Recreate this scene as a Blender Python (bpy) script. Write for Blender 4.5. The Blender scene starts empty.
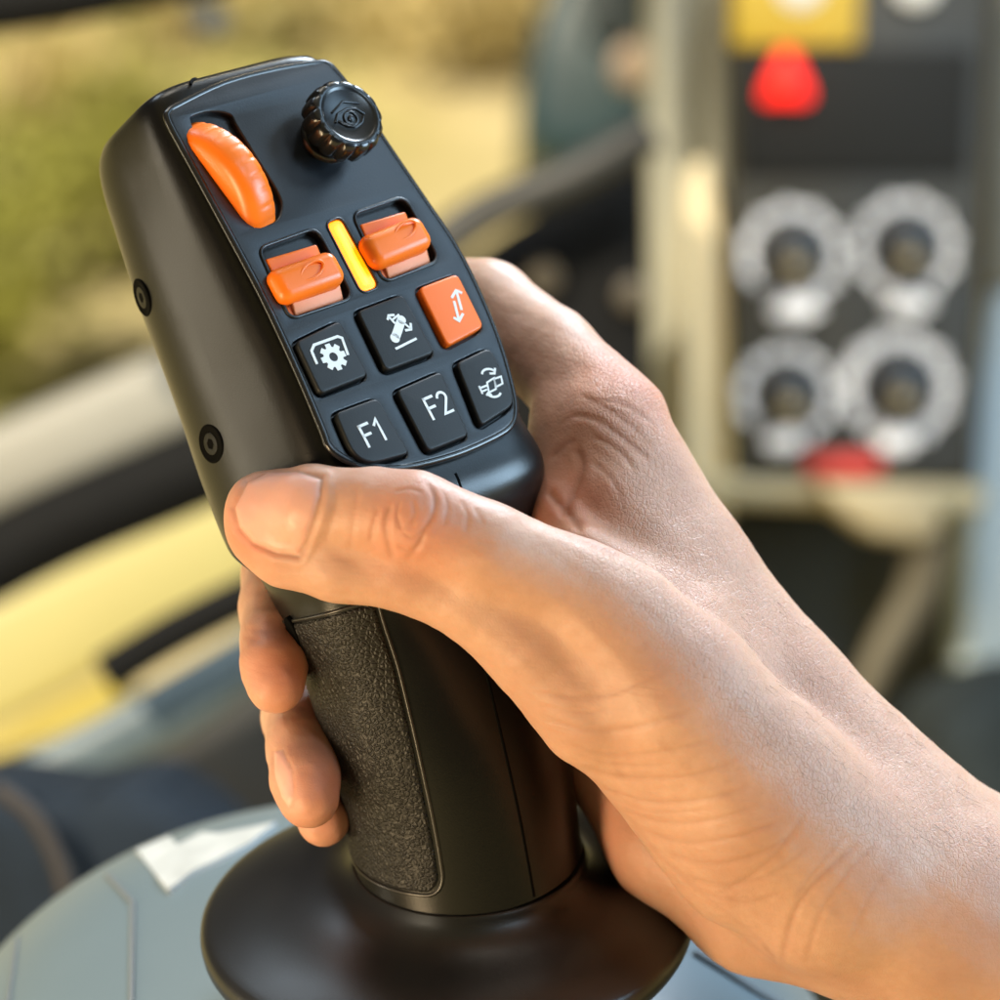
import bpy, bmesh, math, random
import numpy as np
from mathutils import Vector, Matrix
random.seed(7)
rng = np.random.default_rng(7)
C = bpy.context.scene.collection
R = math.radians

# ------------------------------------------------------------------ camera frame
PITCH = R(24)
D0 = 0.80                                   # focus distance
FOV = 2 * math.atan(0.135 / D0)
TARGET = Vector((0, 0, 0.12))
RIGHT = Vector((1, 0, 0))
FWD = Vector((0, math.cos(PITCH), -math.sin(PITCH)))
UP = Vector((0, math.sin(PITCH), math.cos(PITCH)))
EYE = TARGET - FWD * D0
K = 2 * math.tan(FOV / 2) / 1000.0          # tan per photo pixel

def cam(px, py, dz=0.0):
    """photo pixel and depth offset in mm -> (right, up, toward camera) in mm about TARGET"""
    D = D0 * 1000 + dz
    return np.array(((px - 500) * K * D, (500 - py) * K * D, -dz))

def c2w(p):
    return TARGET + (RIGHT * float(p[0]) + UP * float(p[1]) - FWD * float(p[2])) * 0.001

def c2w_dir(v):
    return RIGHT * float(v[0]) + UP * float(v[1]) - FWD * float(v[2])

MCAM = np.array([list(RIGHT), list(UP), list(-FWD)]).T
def c2w_arr(a):
    return (np.asarray(a) @ MCAM.T) * 0.001 + np.array(TARGET)

def W(px, py, d):
    """photo pixel and distance in metres -> world"""
    return c2w(cam(px, py, (d - D0) * 1000))

# ------------------------------------------------------------------ materials
def nodes_of(m):
    m.use_nodes = True
    nt = m.node_tree
    return nt, nt.nodes, nt.links, nt.nodes['Principled BSDF']

def mat(name, col, rough=0.5, metal=0.0, spec=0.5, bump=None, var=0.0, coat=0.0, emit=None, estr=0.0, var_scale=40.0):
    """principled material; bump = (noise scale, height mm, detail); var = colour variation by noise"""
    m = bpy.data.materials.new(name)
    nt, N, L, b = nodes_of(m)
    b.inputs['Base Color'].default_value = (*col, 1)
    b.inputs['Roughness'].default_value = rough
    b.inputs['Metallic'].default_value = metal
    b.inputs['Specular IOR Level'].default_value = spec
    b.inputs['Coat Weight'].default_value = coat
    if emit:
        b.inputs['Emission Color'].default_value = (*emit, 1)
        b.inputs['Emission Strength'].default_value = estr
    tc = N.new('ShaderNodeNewGeometry')
    if var:
        n = N.new('ShaderNodeTexNoise'); n.inputs['Scale'].default_value = var_scale; n.inputs['Detail'].default_value = 5
        L.new(tc.outputs['Position'], n.inputs['Vector'])
        mr = N.new('ShaderNodeMapRange'); mr.inputs['From Min'].default_value = .3; mr.inputs['From Max'].default_value = .7
        mr.inputs['To Min'].default_value = 1 - var; mr.inputs['To Max'].default_value = 1 + var
        L.new(n.outputs['Fac'], mr.inputs['Value'])
        vm = N.new('ShaderNodeVectorMath'); vm.operation = 'SCALE'; vm.inputs[0].default_value = col
        L.new(mr.outputs['Result'], vm.inputs['Scale']); L.new(vm.outputs['Vector'], b.inputs['Base Color'])
        mr2 = N.new('ShaderNodeMapRange'); mr2.inputs['From Min'].default_value = .3; mr2.inputs['From Max'].default_value = .7
        mr2.inputs['To Min'].default_value = max(0, rough - var * .4); mr2.inputs['To Max'].default_value = min(1, rough + var * .4)
        L.new(n.outputs['Fac'], mr2.inputs['Value']); L.new(mr2.outputs['Result'], b.inputs['Roughness'])
    if bump:
        n = N.new('ShaderNodeTexNoise'); n.inputs['Scale'].default_value = bump[0]; n.inputs['Detail'].default_value = bump[2]
        L.new(tc.outputs['Position'], n.inputs['Vector'])
        bp = N.new('ShaderNodeBump'); bp.inputs['Distance'].default_value = bump[1] * .001; bp.inputs['Strength'].default_value = 1
        L.new(n.outputs['Fac'], bp.inputs['Height']); L.new(bp.outputs['Normal'], b.inputs['Normal'])
    return m

# ------------------------------------------------------------------ object helpers
def link(o, parent=None):
    C.objects.link(o)
    if parent is not None:
        o.parent = parent
        o.matrix_parent_inverse = parent.matrix_world.inverted()
    return o

def mesh_obj(name, verts, faces, material, parent=None, smooth=True, auto=None):
    me = bpy.data.meshes.new(name)
    me.from_pydata([tuple(v) for v in verts], [], faces)
    me.validate(); me.update()
    if smooth:
        me.shade_smooth()
        if auto is not None: me.set_sharp_from_angle(angle=R(auto))
    me.materials.append(material)
    return link(bpy.data.objects.new(name, me), parent)

def bm_obj(name, bm, material, parent=None, smooth=True, auto=40):
    me = bpy.data.meshes.new(name)
    bmesh.ops.recalc_face_normals(bm, faces=bm.faces)
    bm.to_mesh(me); bm.free()
    if smooth:
        me.shade_smooth(); me.set_sharp_from_angle(angle=R(auto))
    me.materials.append(material)
    return link(bpy.data.objects.new(name, me), parent)

def thing(name, label, cat, loc, group=None):
    o = bpy.data.objects.new(name, None); C.objects.link(o)
    o.location = loc; o.empty_display_size = .01
    bpy.context.view_layer.update()
    tag(o, label, cat, group)
    return o

def tag(o, label, cat, group=None):
    o['label'] = label; o['category'] = cat
    if group: o['group'] = group
    return o

def plate(name, loops, M, material, parent, z0, z1, bevel=0.3, res=2):
    """flat solid from 2-D loops (mm, first = outline, others = holes) in frame M, from height z0 to z1 with rounded edges"""
    cu = bpy.data.curves.new(name, 'CURVE'); cu.dimensions = '2D'; cu.fill_mode = 'BOTH'
    for lp in loops:
        s = cu.splines.new('POLY'); s.points.add(len(lp) - 1)
        for i, (x, y) in enumerate(lp): s.points[i].co = (x, y, 0, 1)
        s.use_cyclic_u = True
    h = (z1 - z0) / 2
    cu.extrude = max(1e-4, h - bevel); cu.bevel_depth = bevel; cu.bevel_resolution = res; cu.offset = -bevel
    tmp = bpy.data.objects.new('tmp', cu); C.objects.link(tmp)
    dg = bpy.context.evaluated_depsgraph_get()
    me = bpy.data.meshes.new_from_object(tmp.evaluated_get(dg))
    bpy.data.objects.remove(tmp)
    me.transform(Matrix.Translation((0, 0, (z0 + z1) / 2)))
    me.transform(M)
    bm = bmesh.new(); bm.from_mesh(me)
    bmesh.ops.remove_doubles(bm, verts=bm.verts, dist=1e-6)
    bmesh.ops.recalc_face_normals(bm, faces=bm.faces)
    bm.to_mesh(me); bm.free()
    me.name = name
    me.shade_smooth(); me.set_sharp_from_angle(angle=R(35))
    me.materials.clear(); me.materials.append(material)
    return link(bpy.data.objects.new(name, me), parent)

def round_poly(pts, r, n=6):
    """round the corners of a polygon; r a number or one per corner"""
    pts = [np.array(p, float) for p in pts]; out = []
    m = len(pts)
    for i in range(m):
        p, a, b = pts[i], pts[i - 1], pts[(i + 1) % m]
        ri = r[i] if isinstance(r, (list, tuple)) else r
        da, db = a - p, b - p
        la, lb = np.linalg.norm(da), np.linalg.norm(db)
        k = min(ri, la * .48, lb * .48)
        p0, p1 = p + da / la * k, p + db / lb * k
        for j in range(n + 1):
            t = j / n
            out.append(tuple((1 - t) ** 2 * p0 + 2 * t * (1 - t) * p + t * t * p1))
    return out

def smooth_loop(pts, n=4):
    """closed Catmull-Rom through points"""
    P = [np.array(p, float) for p in pts]; m = len(P); out = []
    for i in range(m):
        p0, p1, p2, p3 = P[i - 1], P[i], P[(i + 1) % m], P[(i + 2) % m]
        for j in range(n):
            t = j / n
            out.append(tuple(.5 * (2 * p1 + (p2 - p0) * t + (2 * p0 - 5 * p1 + 4 * p2 - p3) * t * t + (3 * p1 - p0 - 3 * p2 + p3) * t ** 3)))
    return out

def stroke(pts, w, closed=False):
    """polyline of width w -> list of loops (outline, and inner hole when closed)"""
    P = [np.array(p, float) for p in pts]; m = len(P)
    def nrm(i):
        if closed: a, b = P[i - 1], P[(i + 1) % m]; q = P[i]
        else: a, b, q = P[max(i - 1, 0)], P[min(i + 1, m - 1)], P[i]
        d1 = q - a if np.linalg.norm(q - a) > 1e-9 else b - q
        d2 = b - q if np.linalg.norm(b - q) > 1e-9 else q - a
        d1 = d1 / np.linalg.norm(d1); d2 = d2 / np.linalg.norm(d2)
        n1 = np.array((-d1[1], d1[0])); n2 = np.array((-d2[1], d2[0]))
        n = n1 + n2; n = n / np.linalg.norm(n)
        return n / max(.5, float(n @ n1))
    A = [tuple(P[i] + nrm(i) * w / 2) for i in range(m)]
    B = [tuple(P[i] - nrm(i) * w / 2) for i in range(m)]
    return [A, B] if closed else [A + B[::-1]]

def tube(name, pts, rad, material, parent=None, n=12, close=False, flat=1.0, flat_dir=None):
    """swept tube through world points; rad number or list"""
    P = [Vector(p) for p in pts]; m = len(P)
    rad = rad if isinstance(rad, (list, tuple)) else [rad] * m
    V = []; F = []
    ref = flat_dir or Vector((.13, .21, .97))
    for i in range(m):
        t = (P[(i + 1) % m] - P[i - 1]) if close else (P[min(i + 1, m - 1)] - P[max(i - 1, 0)])
        t.normalize(); a = ref - t * ref.dot(t); a.normalize(); b = t.cross(a)
        for j in range(n):
            an = 2 * math.pi * j / n
            V.append(P[i] + a * math.cos(an) * rad[i] * flat + b * math.sin(an) * rad[i])
    for i in range(m if close else m - 1):
        for j in range(n):
            k = (i + 1) % m
            F.append((i * n + j, i * n + (j + 1) % n, k * n + (j + 1) % n, k * n + j))
    if not close:
        F.append(tuple(range(n))[::-1]); F.append(tuple((m - 1) * n + j for j in range(n)))
    return mesh_obj(name, V, F, material, parent, auto=60)

def frame(o, x, y, z):
    """4x4 taking mm in local axes (world directions) at world origin o"""
    M = Matrix.Identity(4)
    for i, a in enumerate((x, y, z)):
        for j in range(3): M[j][i] = a[j] * .001
    for j in range(3): M[j][3] = o[j]
    return M

def revolve(name, prof, M, material, parent, n=64, mod=None, auto=50):
    """profile of (radius, height) mm turned about local z of M; mod(angle, r, h) changes the radius"""
    V = []; F = []; m = len(prof)
    for i in range(n):
        a = 2 * math.pi * i / n
        for (r, h) in prof:
            rr = mod(a, r, h) if mod else r
            V.append(M @ Vector((rr * math.cos(a), rr * math.sin(a), h)))
    for i in range(n):
        k = (i + 1) % n
        for j in range(m - 1):
            F.append((i * m + j, k * m + j, k * m + j + 1, i * m + j + 1))
    F.append(tuple(i * m for i in range(n))[::-1]); F.append(tuple(i * m + m - 1 for i in range(n)))
    return mesh_obj(name, V, F, material, parent, auto=auto)

def rbox(name, M, size, r, material, parent=None, seg=3):
    """rounded box of size mm centred on M"""
    bm = bmesh.new(); bmesh.ops.create_cube(bm, size=1)
    bmesh.ops.scale(bm, vec=size, verts=bm.verts)
    bmesh.ops.bevel(bm, geom=bm.edges[:], offset=r, segments=seg, profile=.5, affect='EDGES')
    bm.transform(M)
    return bm_obj(name, bm, material, parent)
# ------------------------------------------------------------------ joystick
def unit(a):
    a = np.array(a, float); return a / np.linalg.norm(a)

DU, DV, DN = np.array((.75216, .27214, -.60017)), np.array((.44900, -.87826, .16447)), np.array((.48235, .39318, .78278))
DO = cam(378, 310, 0)
DECK = frame(c2w(DO), c2w_dir(DU), c2w_dir(-DV), c2w_dir(DN))     # local x = across, y = up the plate, z = out of it
def dk(x, y, h=0.0):
    """point traced on the button plate (2.5x enlargement) -> plate coordinates in mm at height h"""
    px, py = 160 + x * .4, 120 + y * .4
    E = np.array((0, 0, 800.)); d = np.array(((px - 500) * K, (500 - py) * K, -1.))
    t = ((DO + DN * h - E) @ DN) / (d @ DN); P = E + t * d - DO
    return (float(P @ DU), -float(P @ DV))
def dkw(u, v, h): return DECK @ Vector((u, v, h))

m_body = mat('satin_black_plastic', (.0052, .0050, .0048), .29, bump=(2600, .03, 2), spec=.36, var=.03, var_scale=60)
m_deck = mat('button_plate_plastic', (.0065, .0088, .0125), .36, bump=(2400, .03, 2), var=.04, var_scale=150)
m_key = mat('black_rubber_key', (.0075, .0085, .0095), .5, spec=.35, bump=(3000, .03, 2))
m_knob = mat('gloss_black_knob', (.006, .0062, .0065), .26)
m_dark = mat('dark_gap', (.002, .002, .002), .8, spec=.05)
m_orange = mat('orange_plastic', (.90, .17, .006), .36, bump=(1800, .015, 2), var=.05, var_scale=120)
m_orange_key = mat('orange_key', (.88, .15, .005), .42, bump=(2500, .02, 2))
m_salmon = mat('salmon_orange_face', (.84, .27, .11), .5, bump=(2000, .02, 2))
m_white = mat('white_print', (.74, .74, .73), .6)
m_amber = mat('amber_lamp', (.85, .30, .01), .3, emit=(1.0, .20, .0), estr=1.9)
m_steel = mat('dark_screw_steel', (.006, .006, .006), .45, spec=.2)
m_boot = mat('bell_base_plastic', (.0066, .0066, .0068), .36, bump=(1500, .02, 2), var=.05, var_scale=70)

base_c = cam(457, 829, 34)
A_UP = unit((-.045, .906, .42))
joy = thing('joystick', 'black multi-function joystick with orange thumbwheel, rockers and square buttons, gripped by a hand', 'joystick', c2w(base_c))

# ---- body: lofted through key sections (centre, right axis, front axis, half width, front depth, back depth, squareness front/back, widening to the rear)
def dpt(u, v, h): return DO + DU * u + DV * v + DN * h
col_c = cam(475, 786, 30)
col_up = unit((-.10, .906, .42))
col_b = unit(np.array((.52, 0, .85)) - col_up * (np.array((.52, 0, .85)) @ col_up)); col_a = np.cross(col_up, col_b)
def mixf(t):
    a = unit(DU * (1 - t) + col_a * t); b = DN * (1 - t) + col_b * t; b = unit(b - a * (a @ b)); return a, b
KEYS = []
def key(c, t, w, df, db, p, q, wide): 
    a, b = mixf(t); KEYS.append(np.concatenate([c, a, b, [w, df, db, p, q, wide]]))
H = 19.0
#    centre                   frame  w     df    db   p   q  wide
key(dpt(-1.6, -51.4, -H - 2), 0,    15.0, 13.0, 12.0, 4.0, 2.6, .00)
key(dpt(-1.4, -50.9, -H - 1), 0,    20.3, 16.4, 17.0, 5.0, 2.5, .03)
key(dpt(-1.3, -49.6, -H),     0,    23.2, 17.0, 20.0, 6.0, 2.4, .06)
key(dpt(-1.0, -46.0, -H),     0,    24.6, 17.3, 23.0, 7.0, 2.3, .10)
key(dpt(0.0, -32.0, -H),      0,    26.0, 17.4, 27.0, 8.0, 2.2, .16)
key(dpt(1.6, -14.0, -H),      0,    27.4, 17.4, 31.0, 8.0, 2.2, .21)
key(dpt(2.5, 8.0, -H),        0,    28.2, 17.4, 35.0, 8.0, 2.2, .25)
key(dpt(1.7, 28.0, -H),       0,    28.0, 17.4, 38.0, 7.0, 2.2, .29)
key(dpt(1.0, 42.0, -H),       .06,  27.6, 17.2, 38.0, 5.5, 2.2, .32)
key(dpt(1.5, 54.0, -H - .5),  .18,  28.6, 17.0, 34.0, 4.0, 2.2, .22)
key(cam(431, 556, 13),        .40,  29.0, 18.4, 27.0, 2.9, 2.2, .07)
key(cam(443, 612, 17),        .62,  28.0, 20.0, 23.5, 2.4, 2.1, .03)
key(cam(455, 670, 21),        .82,  27.0, 22.0, 23.6, 2.2, 2.05, .02)
key(cam(466, 730, 26),        .95,  26.1, 24.2, 24.2, 2.1, 2.0, .0)
key(col_c,                    1,    25.6, 25.2, 25.2, 2.0, 2.0, .0)
KA = np.array(KEYS)
_s = np.concatenate([[0], np.cumsum(np.maximum(.6, np.linalg.norm(np.diff(KA[:, :3], axis=0), axis=1)))])
SMAX = _s[-1]
def pchip(x, X, Y):
    h = np.diff(X); d = np.diff(Y, axis=0) / h[:, None]
    m = np.zeros_like(Y); m[0], m[-1] = d[0], d[-1]
    for i in range(1, len(X) - 1):
        w1, w2 = 2 * h[i] + h[i - 1], h[i] + 2 * h[i - 1]
        ok = d[i - 1] * d[i] > 0
        m[i] = np.where(ok, (w1 + w2) / (w1 / np.where(ok, d[i - 1], 1) + w2 / np.where(ok, d[i], 1)), 0)
    i = int(np.clip(np.searchsorted(X, x) - 1, 0, len(X) - 2)); t = (x - X[i]) / h[i]
    return ((1 + 2 * t) * (1 - t) ** 2) * Y[i] + t * (1 - t) ** 2 * h[i] * m[i] + t * t * (3 - 2 * t) * Y[i + 1] + t * t * (t - 1) * h[i] * m[i + 1]
def body_pt(s, t, off=0.0):
    """surface point at arc s and angle t (0 right, 90 front, 180 left)"""
    k = pchip(s, _s, KA); c, a, b = k[:3], unit(k[3:6]), unit(k[6:9]); w, df, db, p, q, wide = k[9:]
    ct, st = math.cos(t), math.sin(t); e = p if st >= 0 else q
    ex = lambda z: math.copysign(abs(z) ** (2 / e), z)
    y = ex(st) * (df if st >= 0 else db); x = ex(ct) * w
    x *= 1 + wide * (1 if x < 0 else .15) * (df - y) / (df + db) * 2
    r = math.hypot(x, y) or 1
    return c + a * (x + off * x / r) + b * (y + off * y / r)
NT, NS = 120, 130
V = []; F = []
for i in range(NS):
    s = SMAX * (i / (NS - 1))
    for j in range(NT):
        V.append(c2w(body_pt(s, 2 * math.pi * j / NT)))
for i in range(NS - 1):
    for j in range(NT):
        F.append((i * NT + j, (i + 1) * NT + j, (i + 1) * NT + (j + 1) % NT, i * NT + (j + 1) % NT))
F.append(tuple(range(NT))); F.append(tuple((NS - 1) * NT + j for j in range(NT))[::-1])
body = mesh_obj('body', V, F, m_body, joy, auto=50)
bv = None

def s_at(px, py, t):
    """arc position whose surface point at angle t projects nearest to a pixel height"""
    best = min(np.linspace(0, SMAX, 240), key=lambda s: abs((lambda P: 500 - P[1] / (K * (800 - P[2])))(body_pt(s, t)) - py))
    return best
def pxof(P): return (500 + P[0] / (K * (800 - P[2])), 500 - P[1] / (K * (800 - P[2])))

# seams of the shell
tube('front_seam', [c2w(body_pt(s, R(90), -.2)) for s in np.linspace(s_at(0, 478, R(90)), SMAX - .5, 60)], .00042, m_dark, body)
tube('top_seam', [c2w(body_pt(s, R(100), .02)) for s in np.linspace(.8, 3.2, 8)], .0004, m_dark, body)
# ---- textured grip pad on the left face
s0, s1 = s_at(0, 588, R(150)), SMAX - 5.5
T0, T1 = R(122), R(238)
def pad_uv(i, n):
    """outline of the pad in (s, t) with rounded corners"""
    return None
rad_mm = 25.0
pad_rect = [(s0, T0 * rad_mm), (s0, T1 * rad_mm), (s1, T1 * rad_mm), (s1, (T0 - .0) * rad_mm)]
def pad_edge(s):                      # right-hand edge leans slightly across the grip
    f = (s - s0) / (s1 - s0); return R(129) + R(7) * f
n_s, n_t = 300, 190
m_pad = bpy.data.materials.new('grained_rubber_pad')
nt_, N_, L_, b_ = nodes_of(m_pad)
b_.inputs['Base Color'].default_value = (.011, .010, .0095, 1); b_.inputs['Roughness'].default_value = .46; b_.inputs['Specular IOR Level'].default_value = .32
tc_ = N_.new('ShaderNodeNewGeometry')
v1 = N_.new('ShaderNodeTexVoronoi'); v1.feature = 'DISTANCE_TO_EDGE'; v1.inputs['Scale'].default_value = 950
nz = N_.new('ShaderNodeTexNoise'); nz.inputs['Scale'].default_value = 380; nz.inputs['Detail'].default_value = 3
mx = N_.new('ShaderNodeVectorMath'); mx.operation = 'MULTIPLY_ADD'; mx.inputs[1].default_value = (.0010,) * 3
L_.new(tc_.outputs['Position'], nz.inputs['Vector']); L_.new(nz.outputs['Color'], mx.inputs[0]); L_.new(tc_.outputs['Position'], mx.inputs[2]); L_.new(mx.outputs[0], v1.inputs['Vector'])
mr_ = N_.new('ShaderNodeMapRange'); mr_.inputs['From Max'].default_value = .32; mr_.interpolation_type = 'SMOOTHSTEP'
L_.new(v1.outputs['Distance'], mr_.inputs['Value'])
bp_ = N_.new('ShaderNodeBump'); bp_.inputs['Distance'].default_value = .00016; bp_.inputs['Strength'].default_value = 1.0
L_.new(mr_.outputs['Result'], bp_.inputs['Height']); L_.new(bp_.outputs['Normal'], b_.inputs['Normal'])
V = []; F = []
for i in range(n_s + 1):
    s = s0 + (s1 - s0) * i / n_s
    for j in range(n_t + 1):
        ta = pad_edge(s); tb = T1
        # rounded lower right and upper corners: pull the edge in near the ends
        rc = 4.5; d0 = s1 - s
        if d0 < rc: ta += (rc - math.sqrt(max(0, rc * rc - (rc - d0) ** 2))) / rad_mm
        t = ta + (tb - ta) * j / n_t
        e = min((s - s0), (s1 - s), (t - ta) * rad_mm + .0, (tb - t) * rad_mm)
        off = .75 * min(1, max(0, e) / .8) ** .5 - .15
        V.append(c2w(body_pt(s, t, off)))
for i in range(n_s):
    for j in range(n_t):
        a = i * (n_t + 1) + j; F.append((a, a + 1, a + n_t + 2, a + n_t + 1))
pad = mesh_obj('grip_pad', V, F, m_pad, joy)
m_lip = mat('pad_lip', (.02, .0185, .017), .3)
edge = [body_pt(s0 - .5, t, .1) for t in np.linspace(R(215), pad_edge(s0), 40)]
edge += [body_pt(s, pad_edge(s) - .035, .08) for s in np.linspace(s0, s1 - 4, 50)]
edge += [body_pt(s1 - 4 + 4.6 * math.sin(a), pad_edge(s1) - .035 + (1 - math.cos(a)) * 4.6 / rad_mm, .08) for a in np.linspace(.2, 1.57, 10)]
edge += [body_pt(s1 + .6, t, .08) for t in np.linspace(pad_edge(s1) + .15, R(225), 40)]
tube('pad_lip', [c2w(p) for p in edge], .00045, m_lip, pad, n=8)
# ---- button plate with its openings
OUT = [(190,187),(215,235),(240,280),(300,390),(380,540),(450,690),(500,808),(512,838),(540,862),(590,880),(660,880),(760,855),(840,820),(872,797),(880,770),(875,730),(850,640),(810,540),(760,440),(700,350),(620,232),(560,140),(525,95),(508,79),(485,76),(400,90),(300,117),(210,160),(192,172)]
OUT = smooth_loop([dk(*p) for p in OUT], 4)
def ccw(l): 
    a = sum(l[i - 1][0] * l[i][1] - l[i][0] * l[i - 1][1] for i in range(len(l)))
    return l if a > 0 else l[::-1]
def grow(l, d):
    P = [np.array(p) for p in ccw(l)]; m = len(P); o = []
    for i in range(m):
        e = P[(i + 1) % m] - P[i - 1]; n = np.array((e[1], -e[0])) / (np.linalg.norm(e) + 1e-9); o.append(tuple(P[i] + n * d))
    return o
B = {
 'gear':   ([(442,633),(529,591),(587,700),(491,738)], 1.5),
 'boom':   ([(565,572),(655,538),(720,655),(622,692)], 1.5),
 'arrows': ([(688,526),(765,497),(818,603),(745,642)], 1.5),
 'F1':     ([(520,776),(604,745),(670,856),(566,884)], [1.5, 1.5, 1.5, 7.5]),
 'F2':     ([(643,731),(732,692),(788,820),(706,853)], 1.5),
 'turn':   ([(763,676),(830,644),(883,756),(812,802)], [1.5, 2.0, 3.0, 1.5]),
}
holes = []
keys2d = {}
for k_, (q, r) in B.items():
    P = [dk(*p, 1.3) for p in q]
    keys2d[k_] = round_poly(P, r)
    holes.append(grow(keys2d[k_], .45))
ROCK = {'left': [(368,448),(482,407),(556,545),(430,587)], 'right': [(556,379),(658,344),(729,470),(618,513)]}
rock2d = {k_: round_poly([dk(*p) for p in q], [2.2, 2.8, 2.8, 2.2]) for k_, q in ROCK.items()}
holes += list(rock2d.values())
WHEEL = smooth_loop([dk(*p) for p in [(233,192),(240,180),(275,172),(310,178),(322,198),(360,260),(408,338),(412,372),(400,392),(372,398),(345,386),(300,318),(252,238)]], 4)
holes.append(WHEEL)
LAMP = round_poly([dk(*p) for p in [(503,397),(531,386),(607,522),(574,535)]], 1.6)
holes.append(grow(LAMP, .15))
deck = plate('button_plate', [ccw(OUT)] + [h for h in map(lambda l: ccw(l)[::-1], holes)], DECK, m_deck, joy, -2.4, 0, .45, 3)
# raised rim round the plate
rimL = grow(OUT, .25)
tube('plate_rim', [dkw(x, y, -.75) for x, y in rimL], .00085, mat('plate_rim_plastic', (.012, .012, .012), .22), deck, n=10, close=True)
# outlines of the rocker wells
for k_ in rock2d:
    tube('well_rim', [dkw(x, y, .05) for x, y in grow(rock2d[k_], .2)], .00042, m_deck, deck, n=8, close=True)

# ---- keys and their icons
ICON_Z = 1.42
def key_obj(k_, material):
    o = plate('button', [ccw(keys2d[k_])], DECK, material, joy, -2.2, 1.4, .55, 4)
    o['label'] = {'gear': 'black button with a white gear icon', 'boom': 'black button with a white boom arm icon', 'arrows': 'orange button with two white arrows',
                  'F1': 'black button printed F1', 'F2': 'black button printed F2', 'turn': 'black button with a white bucket and turning arrows icon'}[k_]
    return o
def icon(loops_list, parent, z=ICON_Z):
    """every loop set becomes print on the key: one mesh"""
    me = None; bmj = bmesh.new()
    for lp in loops_list:
        lp = [ccw(lp[0])] + [ccw(h)[::-1] for h in lp[1:]]
        o = plate('icon', lp, DECK, m_white, None, z - .05, z + .06, .0, 0)
        bmj.from_mesh(o.data); bpy.data.objects.remove(o)
    me = bpy.data.meshes.new('icon'); bmj.to_mesh(me); bmj.free(); me.materials.append(m_white)
    return link(bpy.data.objects.new('icon', me), parent)
def dks(pts): return [dk(*p, ICON_Z) for p in pts]
def circ(c, r, n=28): return [(c[0] + r * math.cos(2 * math.pi * i / n), c[1] + r * math.sin(2 * math.pi * i / n)) for i in range(n)]

kb = {k_: key_obj(k_, m_orange_key if k_ == 'arrows' else m_key) for k_ in B}
# gear in a housing bracket
gc = np.array(dk(517, 664, ICON_Z))
teeth = []
for i in range(8):
    for da, r in ((-.30, 2.35), (-.20, 3.2), (.20, 3.2), (.30, 2.35)):
        a = 2 * math.pi * i / 8 + da; teeth.append((gc[0] + r * math.cos(a), gc[1] + r * math.sin(a)))
br = dks([(484,678),(473,652),(478,640),(525,623),(534,626),(546,660)])
icon([[teeth, circ(gc, 1.05)], stroke(round_poly(br, .9)[:0] or br, .62)], kb['gear'])
# boom arm with arrows over a ground line
icon([stroke(dks([(641,624),(652,592)]), 2.1), [circ(dk(640, 626, ICON_Z), 1.15)], [circ(dk(653, 590, ICON_Z), 1.05)],
      stroke(dks([(641,648),(683,627)]), .55),
      stroke(dks([(634,590),(648,579)]), .45), stroke(dks([(625,590),(627,581),(639,580)]), .55), 
      stroke(dks([(660,598),(672,608)]), .45), stroke(dks([(660,611),(672,609),(671,596)]), .55), stroke(dks([(627,583),(640,597)]), .5)], kb['boom'])
# two arrows
icon([stroke(dks([(767,588),(758,552)]), .6), stroke(dks([(757,585),(768,592),(776,577)]), .6), stroke(dks([(763,534),(773,570)]), .6), stroke(dks([(753,546),(762,531),(774,536)]), .6),
      ], kb['arrows'])
# lettering
def F_letter(o, ex, ey):
    f = lambda x, y: (o[0] + ex[0] * x + ey[0] * y, o[1] + ex[1] * x + ey[1] * y)
    return [stroke([f(.06, 0), f(.06, 1)], .62), stroke([f(0, .95), f(.58, .95)], .62), stroke([f(0, .52), f(.5, .52)], .62)], f
ex, ey = (np.array(dk(605, 793, ICON_Z)) - np.array(dk(575, 806, ICON_Z))), (np.array(dk(573, 803, ICON_Z)) - np.array(dk(586, 848, ICON_Z)))
ex = unit(ex) * 5.0; ey = unit(np.array((-.02, 1))) * 5.3
fl, f = F_letter(np.array(dk(587, 846, ICON_Z)), ex, ey)
icon(fl + [stroke([f(.78, .74), f(1.02, .97), f(1.02, 0)], .62)], kb['F1'])
fl, f = F_letter(np.array(dk(716, 791, ICON_Z)), ex, ey)
two = [f(.76, .76)] + [f(.99 + .23 * math.cos(a), .74 + .22 * math.sin(a)) for a in np.linspace(math.pi * .9, -.6, 12)] + [f(.77, .05), f(1.27, .05)]
icon(fl + [stroke(two, .6)], kb['F2'])
# bucket with turning arrows
def arc_px(cx, cy, rx, ry, a0, a1, n=12): return dks([(cx + rx * math.cos(a), cy + ry * math.sin(a)) for a in np.linspace(a0, a1, n)])
icon([stroke(dks([(824,715),(838,706),(842,728),(828,735)]), .4, True), stroke(dks([(838,708),(852,703),(855,717),(842,724)]), .4, True), stroke(dks([(808,727),(824,721)]), .45), stroke(dks([(812,734),(824,729)]), .4),
      stroke(dks([(808,722),(815,738)]), .45),
      stroke(arc_px(827, 697, 13, 9, 3.0, 5.9), .5), stroke(dks([(840,686),(839,697),(829,697)]), .5),
      stroke(arc_px(838, 735, 13, 9, .1, 2.7), .5), stroke(dks([(823,741),(827,735),(834,742)]), .5)], kb['turn'])

# ---- amber lamp
plate('indicator_lamp', [ccw(LAMP)], DECK, m_amber, joy, -2.2, -.15, .3, 3)
lc = np.mean(np.array(LAMP), axis=0)
plate('lamp_core', [ccw([tuple(lc + (np.array(p) - lc) * (.42, .86)) for p in LAMP])], DECK, mat('amber_core', (.9, .5, .05), .3, emit=(1.0, .48, .02), estr=1.6), joy, -.3, -.05, .05, 1)
tube('lamp_bezel', [dkw(x, y, .0) for x, y in grow(LAMP, .35)], .0003, m_deck, deck, n=8, close=True)

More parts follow.
